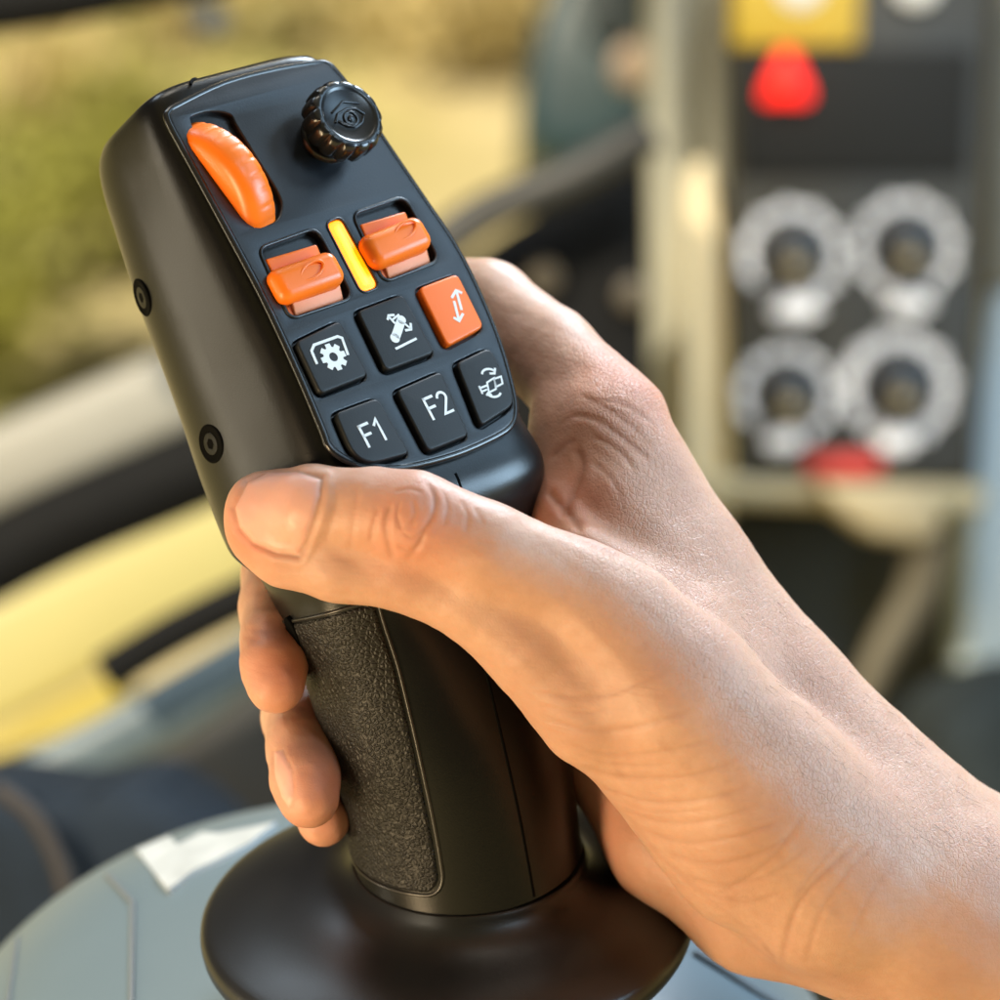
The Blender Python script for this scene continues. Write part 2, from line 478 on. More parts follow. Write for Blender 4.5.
# ---- thumbwheel (ribbed disc turning about the across axis)
wc = np.mean(np.array([dk(*p, 3.0) for p in [(238,205),(402,380)]]), axis=0)
wdir = np.array(dk(385, 378, 0)) - np.array(dk(252, 196, 0)); wdir = unit(wdir)
wl = c2w_dir(DU * wdir[0] - DV * wdir[1]); wn = c2w_dir(DN); wa = wl.cross(wn).normalized()
RW, HW = 16.4, 4.3
Mw = frame(dkw(wc[0] + .55, wc[1] + .35, -9.6), wl, wn, wa)
def ridge(a, r, h):
    k = max(0., math.cos(a * 28)) ** 2 * .22 * min(1, max(0, (r - RW + 2.5) / 2)) * (1 if h * SGN > .5 else 0.12)
    return r - k
prof = [(.5, -HW), (RW - 3.2, -HW), (RW - 1.9, -HW + .35), (RW - .7, -HW + 1.3), (RW - .15, -HW + 2.6), (RW, -HW + 4), (RW, HW - 2.4), (RW - .4, HW - 1.2), (RW - 1.2, HW - .35), (RW - 2.4, HW), (.5, HW)]
if wa.dot(c2w_dir(DU)) > 0: prof = [(r, h) for r, h in prof]
else: prof = [(r, -h) for r, h in prof[::-1]]
SGN = 1 if wa.dot(c2w_dir(DU)) > 0 else -1
wheel = revolve('thumbwheel', prof, Mw, m_orange, joy, n=340, mod=ridge)

# ---- rocker paddles
for k_, (ctr, a_, b_, dim) in {'left': ((463, 498), (405, 520), (532, 478), (477, 487)), 'right': ((645, 428), (590, 452), (705, 407), (663, 407))}.items():
    well = np.array(rock2d[k_]); cu_, cv_ = well.mean(axis=0)
    wx = (well[:, 0].max() - well[:, 0].min()); wy = (well[:, 1].max() - well[:, 1].min())
    ro = rbox('rocker', DECK @ Matrix.Translation((cu_ - .9, cv_ - 1.4, -1.4)) @ Matrix.Rotation(R(8), 4, 'X'), (wx - 3.4, wy - 3.6, 2.6), .5, m_orange_key, joy)
    ro['label'] = 'left orange rocker switch' if k_ == 'left' else 'right orange rocker switch'
    P0, P1 = np.array(dk(*a_, 3.6)), np.array(dk(*b_, 3.6)); ax = unit(P1 - P0)
    ln = np.linalg.norm(P1 - P0); mid = (P0 + P1) / 2
    Mx = DECK @ Matrix.Translation((mid[0], mid[1], 1.2)) @ Matrix.Rotation(math.atan2(ax[1], ax[0]), 4, 'Z')
    bm = bmesh.new(); bmesh.ops.create_cube(bm, size=1)
    bmesh.ops.scale(bm, vec=(ln - .3, 7.6, 5.2), verts=bm.verts)
    for v in bm.verts:
        if v.co.z < 0: v.co.y *= 1.12
        if v.co.x > 0: v.co.z += .9 if v.co.z > 0 else 0
    bmesh.ops.bevel(bm, geom=bm.edges[:], offset=2.4, segments=7, profile=.5, affect='EDGES')
    bm.transform(Mx)
    pd = bm_obj('paddle', bm, m_orange, ro)
    # dished thumb mark near the right end of the paddle
    dm = np.array(dk(*dim, 4.6)); 
    Md = DECK @ Matrix.Translation((dm[0] - .3, dm[1] - .2, 4.3)) @ Matrix.Rotation(math.atan2(ax[1], ax[0]) + .25, 4, 'Z') @ Matrix.Rotation(R(-9), 4, 'Y')
    ring = [Md @ Vector((3.2 * math.cos(a), 1.55 * math.sin(a), 0)) for a in np.linspace(0, 2 * math.pi, 33)[:-1]]
    tube('thumb_mark', ring, .00034, m_orange, ro, n=8, close=True)
    # pale salmon face below the paddle
    f0 = rbox('face', DECK @ Matrix.Translation((cu_ + .0, cv_ - wy * .5 + 2.6, -.6)) @ Matrix.Rotation(math.atan2(ax[1], ax[0]) * .55, 4, 'Z') @ Matrix.Rotation(R(24), 4, 'X'), (wx - 3.8, 4.8, 1.6), .4, m_salmon, ro)

# ---- rotary knob
kc = np.array(dk(549, 177, 11.5))
Mk = DECK @ Matrix.Translation((kc[0], kc[1], 0))
def scal(a, r, h):
    return 1.06 * r - (.75 * (0.5 + .5 * math.cos(a * 14)) ** 3 if (r > 7.2 and 4.5 < h < 11.2) else 0)
knob = revolve('rotary_knob', [(.3, -2.2), (5.8, -2.2), (5.8, 1.0), (5.3, 1.4), (4.6, 1.6), (4.6, 4.6), (6.4, 4.7), (7.7, 5.0), (8.3, 5.6), (8.45, 7.2), (8.4, 9.4), (8.1, 10.6), (7.4, 11.3), (6.5, 11.5), (6.1, 11.25), (5.6, 11.0), (.3, 11.0)], Mk, m_knob, joy, n=196, mod=scal, auto=60)
m_emb = mat('knob_emboss', (.012, .012, .013), .2)
def kst(pts, w): return stroke(pts, w)
eye = [kst([(-4.2, -1.2), (-2.6, .7), (0, 1.4), (2.4, .9), (4.0, -.8)], .5), [circ((.1, -1.0), 1.9), circ((.1, -1.0), 1.35)], [circ((.1, -1.0), .75)], kst([(-3.3, -1.0), (-1.6, -2.6), (.4, -3.2), (2.4, -2.5), (3.6, -1.0)], .45), kst([(-3.9, 1.2), (0, 3.2), (3.8, 2.0)], .5)]
bmj = bmesh.new()
for lp in eye:
    o = plate('emboss', [ccw(lp[0])] + [ccw(h)[::-1] for h in lp[1:]], Mk @ Matrix.Rotation(R(-2), 4, 'Z'), m_emb, None, 10.9, 11.35, .1, 1)
    bmj.from_mesh(o.data); bpy.data.objects.remove(o)
me = bpy.data.meshes.new('emboss'); bmj.to_mesh(me); bmj.free(); me.materials.append(m_emb)
link(bpy.data.objects.new('emboss', me), knob)

# ---- screws in the left wall; a flush dark disc paints the shade of each hole
def find_left(px, py):
    best = None
    for s in np.linspace(0, SMAX, 200):
        for t in np.linspace(R(120), R(250), 160):
            p = body_pt(s, t); q = pxof(p)
            if (q[0] - px) ** 2 + (q[1] - py) ** 2 > 150: continue
            nn = np.cross(body_pt(s + .5, t) - p, body_pt(s, t + .02) - p)
            if nn[2] * (1 if nn @ (p - pchip(s, _s, KA)[:3]) > 0 else -1) < .12 * np.linalg.norm(nn): continue
            q = pxof(p); d = (q[0] - px) ** 2 + (q[1] - py) ** 2
            if best is None or d < best[0] - 1e-9: best = (d, s, t)
    return best[1], best[2]
for (px, py) in ((213, 338), (269, 455)):
    s, t = find_left(px, py)
    p = body_pt(s, t); e1 = unit(body_pt(s + 1, t) - body_pt(s - 1, t)); e2 = unit(body_pt(s, t + .03) - body_pt(s, t - .03)); nn = np.cross(e1, e2); nn = unit(nn)
    if nn @ (p - pchip(s, _s, KA)[:3]) < 0: nn = -nn
    e2 = np.cross(nn, e1)
    Ms = frame(c2w(p), c2w_dir(e1), c2w_dir(e2), c2w_dir(nn))
    sc_ = revolve('screw_shade_disc', [(.3, -2.4), (4.3, -2.4), (4.3, .02), (4.1, .16), (3.85, .2), (3.65, .12), (3.5, .04), (.3, .04)], Ms, m_dark, joy, n=40)
    hx = [(1.25 * math.cos(a), 1.25 * math.sin(a)) for a in np.linspace(0, 2 * math.pi, 7)[:-1]]
    plate('screw', [circ((0, 0), 2.45, 32), hx[::-1]], Ms, m_steel, sc_, -.2, .14, .1, 2)

# ---- trigger slot on the left edge just under the head
s, t = find_left(336, 606)
p = body_pt(s, t); e1 = unit(body_pt(s - 2, t) - body_pt(s + 2, t)); nn = unit(np.cross(body_pt(s, t + .03) - body_pt(s, t - .03), e1))
if nn @ (p - pchip(s, _s, KA)[:3]) < 0: nn = -nn
Mh = frame(c2w(p), c2w_dir(np.cross(e1, nn)), c2w_dir(e1), c2w_dir(nn))
plate('trigger_slot', [[(1.9 * math.cos(a), 4.4 * math.sin(a)) for a in np.linspace(0, 2 * math.pi, 28)[:-1]]], Mh, m_dark, joy, -1.5, .95, .3)

# ---- bell base
a_x = unit(np.cross(A_UP, (0, 0, 1.0))); a_y = np.cross(A_UP, a_x)
MB_ = frame(c2w(base_c), c2w_dir(a_x), c2w_dir(a_y), c2w_dir(A_UP))
ax_off = (col_c - base_c); hcol = float(ax_off @ A_UP); offx, offy = float(ax_off @ a_x), float(ax_off @ a_y)
prof = [(20, hcol - 2), (26.6, hcol - 2), (26.9, hcol - 1.0), (26.8, hcol - .3), (26.2, hcol + .35), (25.6, hcol + .3)]
V = []; F = []
pr = [(25.3, hcol + .3), (25.9, hcol + .35), (26.2, hcol + .1), (26.6, hcol - .6), (27.2, hcol - 1.5)]
r1 = 54.0
for i in range(1, 25):
    f_ = i / 24
    r = 27.2 + (r1 - 27.2) * (f_ ** 1.12); h = (hcol - 2.7) * (.32 * (1 - f_) ** 4 + .68 * (1 - f_)) + 2.6 * f_ * math.sin(math.pi * f_) + 1.2
    pr.append((r, h))
pr += [(54.9, .5), (55.4, -.6), (55.6, -2.2), (55.3, -4.2), (54.4, -5.8), (52.8, -7.0), (50, -7.8), (44, -8.2), (20, -8.2)]
n = 128
for i in range(n):
    a = 2 * math.pi * i / n
    for r, h in pr:
        k = max(0, min(1, (h) / hcol))      # the neck follows the lean of the stick
        V.append(MB_ @ Vector((r * math.cos(a) + offx * k, r * math.sin(a) + offy * k, h)))
m = len(pr)
for i in range(n):
    k = (i + 1) % n
    for j in range(m - 1): F.append((i * m + j, i * m + j + 1, k * m + j + 1, k * m + j))
F.append(tuple(i * m for i in range(n))); F.append(tuple(i * m + m - 1 for i in range(n))[::-1])
boot = mesh_obj('bell_base', V, F, m_boot, joy, auto=50)
revolve('mounting_collar', [(1, -34), (43, -34), (43, -8.0), (1, -8.0)], MB_, mat('grey_mount_plastic', (.30, .31, .31), .45, var=.05), joy)
HAND_LEVELS = 2
m_skin = bpy.data.materials.new('skin')
nt, N, L, b = nodes_of(m_skin)
def node(t, **kw):
    n = N.new(t)
    for k, v in kw.items(): setattr(n, k, v)
    return n
def attr(n): 
    a = node('ShaderNodeAttribute'); a.attribute_name = n; return a.outputs['Fac']
def mixc(f, a, c):
    m = node('ShaderNodeMix', data_type='RGBA'); 
    if isinstance(f, float): m.inputs[0].default_value = f
    else: L.new(f, m.inputs[0])
    for s, x in ((6, a), (7, c)):
        if isinstance(x, tuple): m.inputs[s].default_value = (*x, 1)
        else: L.new(x, m.inputs[s])
    return m.outputs[2]
def mth(op, a, c=None, clamp=False):
    m = node('ShaderNodeMath', operation=op, use_clamp=clamp)
    for i, x in enumerate((a, c)):
        if x is None: continue
        if isinstance(x, (int, float)): m.inputs[i].default_value = x
        else: L.new(x, m.inputs[i])
    return m.outputs[0]
pos = node('ShaderNodeNewGeometry').outputs['Position']
def noise(scale, detail=3, vec=pos):
    n = node('ShaderNodeTexNoise'); n.inputs['Scale'].default_value = scale; n.inputs['Detail'].default_value = detail; L.new(vec, n.inputs['Vector']); return n.outputs['Fac']
mot = noise(55, 4); fine = noise(420, 4)
def rng_(v, a, c, d=0, e=1):
    m = node('ShaderNodeMapRange'); L.new(v, m.inputs['Value'])
    for k_, x in zip(('From Min', 'From Max', 'To Min', 'To Max'), (a, c, d, e)): m.inputs[k_].default_value = x
    return m.outputs['Result']
col = mixc(rng_(mot, .3, .7), (.47, .25, .17), (.58, .335, .235))
col = mixc(rng_(fine, .35, .75, 0, .35), col, (.46, .235, .145))
col = mixc(mth('MULTIPLY', attr('blush_glow'), .85), col, (.58, .19, .115))
col = mixc(mth('MULTIPLY', attr('crease'), .45), col, (.30, .115, .065))
col = mixc(mth('MULTIPLY', attr('nail'), .8), col, (.68, .37, .30))

b.inputs['Subsurface Weight'].default_value = .35
b.inputs['Subsurface Radius'].default_value = (1.0, .35, .2); b.inputs['Subsurface Scale'].default_value = .0022
L.new(mixc(attr('nail'), (.49,) * 3, (.40,) * 3), b.inputs['Roughness'])
L.new(rng_(attr('coarse'), .2, 1, .42, .55), b.inputs['Specular IOR Level'])
# pores and fine lines: distorted cell edges at two sizes, stretched along the arm
rot = node('ShaderNodeMapping'); rot.inputs['Rotation'].default_value = (0, R(-38), 0); rot.inputs['Scale'].default_value = (1.2, 1.0, .85); L.new(pos, rot.inputs['Vector'])
dn = node('ShaderNodeTexNoise'); dn.inputs['Scale'].default_value = 260; L.new(rot.outputs[0], dn.inputs['Vector'])
dv = node('ShaderNodeVectorMath', operation='MULTIPLY_ADD'); dv.inputs[1].default_value = (.0008,) * 3; L.new(dn.outputs['Color'], dv.inputs[0]); L.new(rot.outputs[0], dv.inputs[2])
def cells(scale, frm):
    v = node('ShaderNodeTexVoronoi', feature='DISTANCE_TO_EDGE'); v.inputs['Scale'].default_value = scale; L.new(dv.outputs[0], v.inputs['Vector'])
    return rng_(v.outputs['Distance'], 0, frm)
c1, c2, c3 = cells(760, .14), cells(1250, .16), noise(1700, 3)
st = node('ShaderNodeMapping'); st.inputs['Rotation'].default_value = (0, R(12), 0); st.inputs['Scale'].default_value = (170, 260, 1050); L.new(pos, st.inputs['Vector'])
lines = noise(1.0, 3, st.outputs[0])
h = mth('ADD', mth('MULTIPLY', c1, .6), mth('ADD', mth('MULTIPLY', c2, .35), mth('MULTIPLY', c3, .5)))
soft = mth('SUBTRACT', 1.0, attr('coarse'), True)
h = mth('MULTIPLY', h, mth('SUBTRACT', 1.0, attr('nail'), True))
# the skin is coarser in some patches than in others
pat = noise(38, 2)
h = mth('MULTIPLY', h, rng_(pat, .3, .7, .6, 1.2))
h = mth('MULTIPLY', h, attr('coarse'))
h = mth('ADD', h, mth('MULTIPLY', mth('MULTIPLY', lines, soft), mth('MULTIPLY', mth('SUBTRACT', 1.0, attr('nail'), True), .75)))
# the lines between the cells and the pores are a little darker
dk_ = mth('MULTIPLY', mth('SUBTRACT', 1.0, c1, True), mth('MULTIPLY', attr('coarse'), .12))
col = mixc(dk_, col, (.25, .115, .075))
vp = node('ShaderNodeTexVoronoi'); vp.inputs['Scale'].default_value = 430; L.new(dv.outputs[0], vp.inputs['Vector'])
pore = mth('MULTIPLY', rng_(vp.outputs['Distance'], .10, .26, 1, 0), mth('MULTIPLY', attr('coarse'), .22))
col = mixc(pore, col, (.20, .10, .07))
fr = noise(130, 2); col = mixc(rng_(fr, .66, .78, 0, .35), col, (.36, .17, .10))
L.new(col, b.inputs['Base Color'])
h = mth('SUBTRACT', h, mth('MULTIPLY', pore, .8))
bp = node('ShaderNodeBump'); bp.inputs['Distance'].default_value = .00018; bp.inputs['Strength'].default_value = .9
L.new(h, bp.inputs['Height']); L.new(bp.outputs['Normal'], b.inputs['Normal'])
# ------------------------------------------------------------------ hand: one continuous surface from a blended distance field
def rc(G, p, q, r1, r2):
    """distance to a round cone from p (radius r1) to q (radius r2)"""
    p, q = np.array(p, np.float32), np.array(q, np.float32)
    d = q - p; L2 = float(d @ d); 
    t = np.clip(((G - p) @ d) / L2, 0, 1)
    r = r1 + (r2 - r1) * t
    return np.sqrt(((G - p - t[..., None] * d) ** 2).sum(-1)) - r
def ell(G, c, ax, rr):
    """approximate distance to an ellipsoid with axes ax (rows) and radii rr"""
    l = (G - np.array(c, np.float32)) @ np.array(ax, np.float32).T
    rr = np.array(rr, np.float32)
    k0 = np.sqrt(((l / rr) ** 2).sum(-1)); k1 = np.sqrt(((l / rr ** 2) ** 2).sum(-1))
    return k0 * (k0 - 1) / (k1 + 1e-6)
def smin(a, b, k):
    h = np.maximum(k - np.abs(a - b), 0) / k
    return np.minimum(a, b) - h * h * h * k / 6
def chain(G, pts, k=3.0):
    d = None
    for (p, r), (q, s) in zip(pts[:-1], pts[1:]):
        e = rc(G, p, q, r, s); d = e if d is None else smin(d, e, k)
    return d
def J(px, py, dz, r): return (cam(px, py, dz), r)

def hand_field(G):
    # thumb: tip, pad, IP joint, proximal, MCP
    th = chain(G, [J(312, 509, -13.5, 8.8), J(350, 507, -21, 9.0), J(400, 509, -24, 9.0), J(430, 514, -25.5, 9.7), J(490, 539, -25, 9.8), J(560, 575, -20, 11.5), J(600, 600, -18, 12.5)], 3)
    tl = chain(G, [J(313, 524, -12, 8.6), J(330, 537, -15, 8.6), J(372, 548, -18, 8.9), J(424, 554, -19.5, 9.1), J(478, 576, -19, 9.6), J(528, 616, -17, 11), J(575, 665, -14, 13)], 3)
    th = smin(th, tl, 4)
    # thenar / thumb metacarpal to the wrist
    tm = chain(G, [J(590, 596, -20, 12.5), J(640, 655, -16, 17.5), J(705, 735, -8, 21), J(765, 795, 0, 22.5)], 6)
    tm = smin(tm, rc(G, cam(575, 650, -12), cam(690, 790, -2), 12.0, 14), 8)
    # first web and radial side of the back of the hand
    ix = chain(G, [J(585, 447, 24, 14.0), J(640, 560, 22, 17), J(715, 670, 20, 20), J(800, 765, 16, 23)], 6)
    web = smin(rc(G, cam(566, 545, 2), cam(640, 610, 2), 7, 13), rc(G, cam(590, 500, 14), cam(670, 640, 8), 9, 15), 6)
    web = smin(web, chain(G, [J(556, 430, 28, 9), J(549, 500, 20, 8.5), J(562, 552, 6, 8.5)], 3), 4)
    # back of the hand towards the other knuckles (behind)
    bk = smin(rc(G, cam(600, 490, 42), cam(760, 745, 34), 13, 19), rc(G, cam(590, 570, 58), cam(740, 760, 44), 12, 18), 8)
    bk = smin(bk, rc(G, cam(560, 640, 66), cam(730, 785, 46), 11, 17), 8)
    # heel of the hand below the thenar
    hy = chain(G, [J(592, 700, 40, 14), J(640, 772, 28, 14.5), J(706, 824, 18, 14.5), J(778, 838, 10, 16)], 8)
    # forearm
    fa = chain(G, [J(776, 794, 6, 23), J(850, 832, 10, 25), J(970, 905, 16, 29), J(1130, 1000, 24, 34)], 8)
    fa = smin(fa, rc(G, cam(800, 768, 18), cam(985, 872, 30), 19.5, 26), 8)
    d = smin(tm, hy, 5); d = smin(d, ix, 7); d = smin(d, bk, 8); d = smin(d, web, 8); d = smin(d, fa, 10); 
    d = smin(d, th, 7)
    # fingers
    fi = chain(G, [J(590, 440, 25, 13.0), J(540, 385, 40, 11.0), J(490, 345, 52, 10.6), J(430, 335, 62, 9.6), J(360, 370, 62, 8.6), J(330, 400, 56, 7.8)], 3)
    fm = chain(G, [J(600, 520, 52, 12.0), J(520, 520, 66, 10.5), J(410, 520, 72, 10.0), J(345, 528, 54, 9.8), J(329, 556, 36, 9.8), J(324, 586, 22, 9.2), J(321, 612, 10, 7.8), J(319, 632, 3, 7.3), J(320, 648, 0, 6.5)], 2.5)
    fr = chain(G, [J(590, 590, 66, 11.5), J(510, 610, 76, 10.0), J(420, 620, 76, 9.6), J(356, 646, 54, 9.0), J(340, 672, 30, 8.6), J(341, 698, 15, 7.9), J(344, 724, 6, 7.6), J(347, 739, 3, 6.7)], 2.5)
    fp = chain(G, [J(580, 650, 70, 10.0), J(510, 685, 78, 8.6), J(430, 700, 76, 8.0), J(372, 715, 56, 7.4), J(358, 738, 34, 6.8), J(359, 756, 18, 6.2)], 2.5)
    for f in (fi, fm, fr, fp):
        d = smin(d, np.where(G[..., 0] > 0, f, f), 1.6)
    return d

def surface_nets(F, o, h):
    S = F < 0
    nx, ny, nz = F.shape
    acc = np.zeros((nx - 1, ny - 1, nz - 1, 3), np.float32); cnt = np.zeros((nx - 1, ny - 1, nz - 1), np.int32)
    sl = lambda d: slice(d, d + 1)
    def cor(A, i, j, k): return A[i:nx - 1 + i, j:ny - 1 + j, k:nz - 1 + k]
    cs = [(i, j, k) for i in (0, 1) for j in (0, 1) for k in (0, 1)]
    for a in cs:
        for b in cs:
            if sum(abs(x - y) for x, y in zip(a, b)) == 1 and a < b:
                fa, fb = cor(F, *a), cor(F, *b); m = (fa < 0) != (fb < 0)
                t = np.where(m, fa / np.where(m, fa - fb, 1), 0)
                for c in range(3): acc[..., c] += np.where(m, a[c] + t * (b[c] - a[c]), 0)
                cnt += m
    act = cnt > 0; idx = -np.ones(act.shape, np.int64); idx[act] = np.arange(act.sum())
    g = np.argwhere(act); V = (g + acc[act] / cnt[act][:, None]) * h + o
    Q = []
    for ax in range(3):
        u, v = [(1, 2), (2, 0), (0, 1)][ax]
        lo = [slice(1, -1)] * 3; lo[ax] = slice(0, -1); hi = list(lo); hi[ax] = slice(1, None)
        a, b = S[tuple(lo)], S[tuple(hi)]
        m = np.argwhere(a != b); fl = a[tuple(m.T)]
        base = m + 1; base[:, ax] -= 1
        def at(du, dv):
            q = base.copy(); q[:, u] -= du; q[:, v] -= dv; return idx[tuple(q.T)]
        q = np.stack([at(1, 1), at(0, 1), at(0, 0), at(1, 0)], 1)
        q[~fl] = q[~fl][:, ::-1]; Q.append(q)
    return V, np.concatenate(Q)

HS = 1.5
lo_, hi_ = np.array((-62., -150., -112.)), np.array((175., 62., 52.))
gx, gy, gz = [np.arange(a, b, HS, dtype=np.float32) for a, b in zip(lo_, hi_)]
Fg = np.empty((len(gx), len(gy), len(gz)), np.float32)
for i0 in range(0, len(gx), 24):
    G = np.stack(np.meshgrid(gx[i0:i0 + 24], gy, gz, indexing='ij'), -1)
    Fg[i0:i0 + 24] = hand_field(G)
Vh, Qh = surface_nets(Fg, lo_, HS)
me = bpy.data.meshes.new('hand'); me.from_pydata(Vh.tolist(), [], Qh.tolist()); me.update()
ho = bpy.data.objects.new('person', me); C.objects.link(ho)
md = ho.modifiers.new('s', 'SMOOTH'); md.factor = .5; md.iterations = 3
md = ho.modifiers.new('d', 'SUBSURF'); md.levels = HAND_LEVELS; md.render_levels = HAND_LEVELS
dg = bpy.context.evaluated_depsgraph_get()
me2 = bpy.data.meshes.new_from_object(ho.evaluated_get(dg)); ho.modifiers.clear(); ho.data = me2
nv = len(me2.vertices)
co_ = np.empty(nv * 3, np.float32); me2.vertices.foreach_get('co', co_); P = co_.reshape(-1, 3).astype(float)
no_ = np.empty(nv * 3, np.float32); me2.vertex_normals.foreach_get('vector', no_); Nn = no_.reshape(-1, 3).astype(float)
PX = np.stack([500 + P[:, 0] / (K * (800 - P[:, 2])), 500 - P[:, 1] / (K * (800 - P[:, 2]))], 1)
disp = np.zeros(nv)
facing = np.clip(Nn[:, 2] * 3, 0, 1)
near = facing * (P[:, 2] > -45)

def dist_poly(X, poly, closed=False):
    pts = [np.array(p, float) for p in poly]; d = np.full(len(X), 1e9); tt = np.zeros(len(X))
    n = len(pts); seg = list(zip(pts, pts[1:] + ([pts[0]] if closed else [])))[:n if closed else n - 1]
    for i, (a, b) in enumerate(seg):
        e = b - a; t = np.clip(((X - a) @ e) / max(1e-9, e @ e), 0, 1); q = np.hypot(*(X - a - t[:, None] * e).T)
        m = q < d; d = np.where(m, q, d); tt = np.where(m, (i + t) / len(seg), tt)
    return d, tt
def inside(X, poly):
    c = np.zeros(len(X), bool); n = len(poly)
    for i in range(n):
        (x1, y1), (x2, y2) = poly[i - 1], poly[i]
        c ^= ((y1 > X[:, 1]) != (y2 > X[:, 1])) & (X[:, 0] < (x2 - x1) * (X[:, 1] - y1) / ((y2 - y1) or 1e-9) + x1)
    return c
crease = np.zeros(nv)
def groove(pts, w, depth, swell=.35):
    """a skin fold: narrow valley with soft swellings either side, fading towards its ends"""
    lo, hi = np.min(pts, axis=0) - 20, np.max(pts, axis=0) + 20
    sel = np.where((PX > lo).all(1) & (PX < hi).all(1) & (near > 0))[0]
    if not len(sel): return
    sm = []
    Pn = [np.array(p, float) for p in pts]
    for i in range(len(Pn) - 1):
        p0, p1, p2, p3 = Pn[max(i - 1, 0)], Pn[i], Pn[i + 1], Pn[min(i + 2, len(Pn) - 1)]
        for t in np.linspace(0, 1, 6)[:-1]:
            sm.append(.5 * (2 * p1 + (p2 - p0) * t + (2 * p0 - 5 * p1 + 4 * p2 - p3) * t * t + (3 * p1 - p0 - 3 * p2 + p3) * t ** 3))
    sm.append(Pn[-1])
    d, t = dist_poly(PX[sel], sm)
    f = np.clip(np.minimum(t, 1 - t) * 6 + .12, 0, 1) * near[sel]
    g = np.exp(-(d / w) ** 2)
    disp[sel] += f * depth * (-g + swell * np.exp(-((d - 2.4 * w) / (1.3 * w)) ** 2))
    crease[sel] = np.maximum(crease[sel], f * g * min(1, depth / .35))
z2 = lambda l: [(250 + x * .4, 440 + y * .4) for x, y in l]
z4 = lambda l: [(500 + x * .4, 560 + y * .4) for x, y in l]
z3 = lambda l: [(500 + x * .4, 300 + y * .4) for x, y in l]
# thumb nail
NAIL = z2([(92,165),(120,112),(160,92),(215,90),(268,106),(266,140),(254,190),(238,235),(222,262),(180,256),(130,236),(102,205)])
nd, _ = dist_poly(PX, NAIL, True); ins = inside(PX, NAIL)
thumb = near * (P[:, 2] > -2)
sd = np.where(ins, nd, -nd)
nail = np.clip(sd / 2.0, 0, 1) * thumb
disp += thumb * (-.30 * np.exp(-(sd / 2.0) ** 2) + .28 * np.clip(sd / 5, 0, 1) + .25 * np.exp(-((sd + 6) / 3.5) ** 2))
crease = np.maximum(crease, thumb * .45 * np.exp(-((sd + .5) / 1.6) ** 2))
# ring finger nail seen edge-on at the left
RN = [(318, 700), (326, 700), (334, 716), (335, 738), (331, 748), (324, 738), (319, 722)]
nd, _ = dist_poly(PX, RN, True); ins = inside(PX, RN); sd = np.where(ins, nd, -nd)
m = np.clip(Nn[:, 2] * 4 + .6, 0, 1) * (P[:, 2] > -40) * (PX[:, 0] < 345)
nail = np.maximum(nail, np.clip(sd / 2, 0, 1) * m); disp += m * (-.2 * np.exp(-(sd / 1.8) ** 2) + .15 * np.clip(sd / 4, 0, 1))
for l, w, dpt_ in [([(112,418),(135,428),(170,432),(215,425)], 2.6, .14), ([(114,405),(150,412),(190,408)], 1.8, .1)]:
    groove(z2(l), w, dpt_ * .6)
# thumb knuckle folds
for l, w, dpt_ in [([(408,160),(398,190),(400,230),(412,268)], 2.2, .5), ([(475,112),(492,140),(492,175),(476,205),(462,240),(440,268)], 2.2, .55),
                 ([(425,150),(420,180),(428,210)], 1.6, .28), ([(450,150),(455,175),(446,200)], 1.6, .28), ([(382,165),(372,200),(366,235)], 1.8, .3),
                 ([(508,130),(520,165),(512,205)], 1.6, .25), ([(545,150),(560,180),(556,215)], 1.8, .25), ([(430,215),(450,225),(470,210)], 1.5, .25),
                 ([(300,130),(290,190),(275,235)], 2.5, .2), ([(340,120),(332,190),(325,250)], 2.5, .18), ([(575,165),(592,200)], 2, .2), ([(418,240),(440,250),(462,242)], 1.4, .22), ([(412,135),(445,128),(470,138)], 1.5, .25)]:
    groove(z2(l), w, dpt_ * .46)
# folds across the base of the thumb and the wrist
for l, w, dpt_ in [([(70,235),(140,243),(220,236),(330,195)], 2.2, .35), ([(90,285),(170,310),(270,305),(400,262)], 2.2, .35), ([(75,262),(150,275),(240,268)], 1.6, .2),
                 ([(130,335),(220,362),(330,352),(430,325)], 2, .3), ([(160,380),(250,405),(370,402),(470,372)], 2.2, .38), ([(150,355),(240,382),(350,378)], 1.6, .2),
                 ([(200,425),(290,452),(400,450),(500,420)], 2.2, .4), ([(240,468),(330,495),(430,490),(520,455)], 2, .35), ([(280,510),(370,535),(470,525),(560,490)], 2.2, .4), ([(220,445),(310,474),(420,470)], 1.5, .2),
                 ([(330,555),(420,578),(510,560),(600,510)], 2.2, .4), ([(370,600),(450,622),(540,600),(620,540)], 2, .35), ([(420,640),(500,655),(570,630)], 2, .3),
                 ([(720,535),(660,585),(610,640),(580,700),(560,790)], 2.6, .65), ([(690,520),(630,590),(590,650)], 2, .35), ([(615,465),(580,520),(540,570),(490,610),(430,640)], 2.4, .45), ([(760,530),(690,600),(640,680),(610,780)], 2.2, .35),
                 ([(800,560),(740,640),(700,740)], 2, .2), ([(260,490),(330,570),(420,650),(520,730),(560,790)], 2.0, .3)]:
    groove(z4(l), w * 1.1, dpt_ * .34, .25)
# creases in the web and the back of the hand
for l, w, dpt_ in [([(95,480),(110,500),(140,530),(165,565)], 3.5, .8), ([(150,395),(165,430),(152,480),(120,540)], 3.0, .6), ([(140,330),(200,345),(270,395),(300,420)], 2.2, .28), ([(160,290),(220,320),(285,370)], 2.0, .25),
                 ([(120,350),(160,330),(215,345)], 2, .2), ([(180,370),(235,400),(270,440)], 2.2, .28), ([(190,300),(250,310),(310,350)], 1.8, .2), ([(100,420),(130,390),(150,380)], 2.2, .3), ([(180,420),(220,455),(245,500)], 2, .2),
                 ([(130,560),(190,590),(240,610)], 3.5, .5)]:
    groove(z3(l), w, dpt_ * .65)
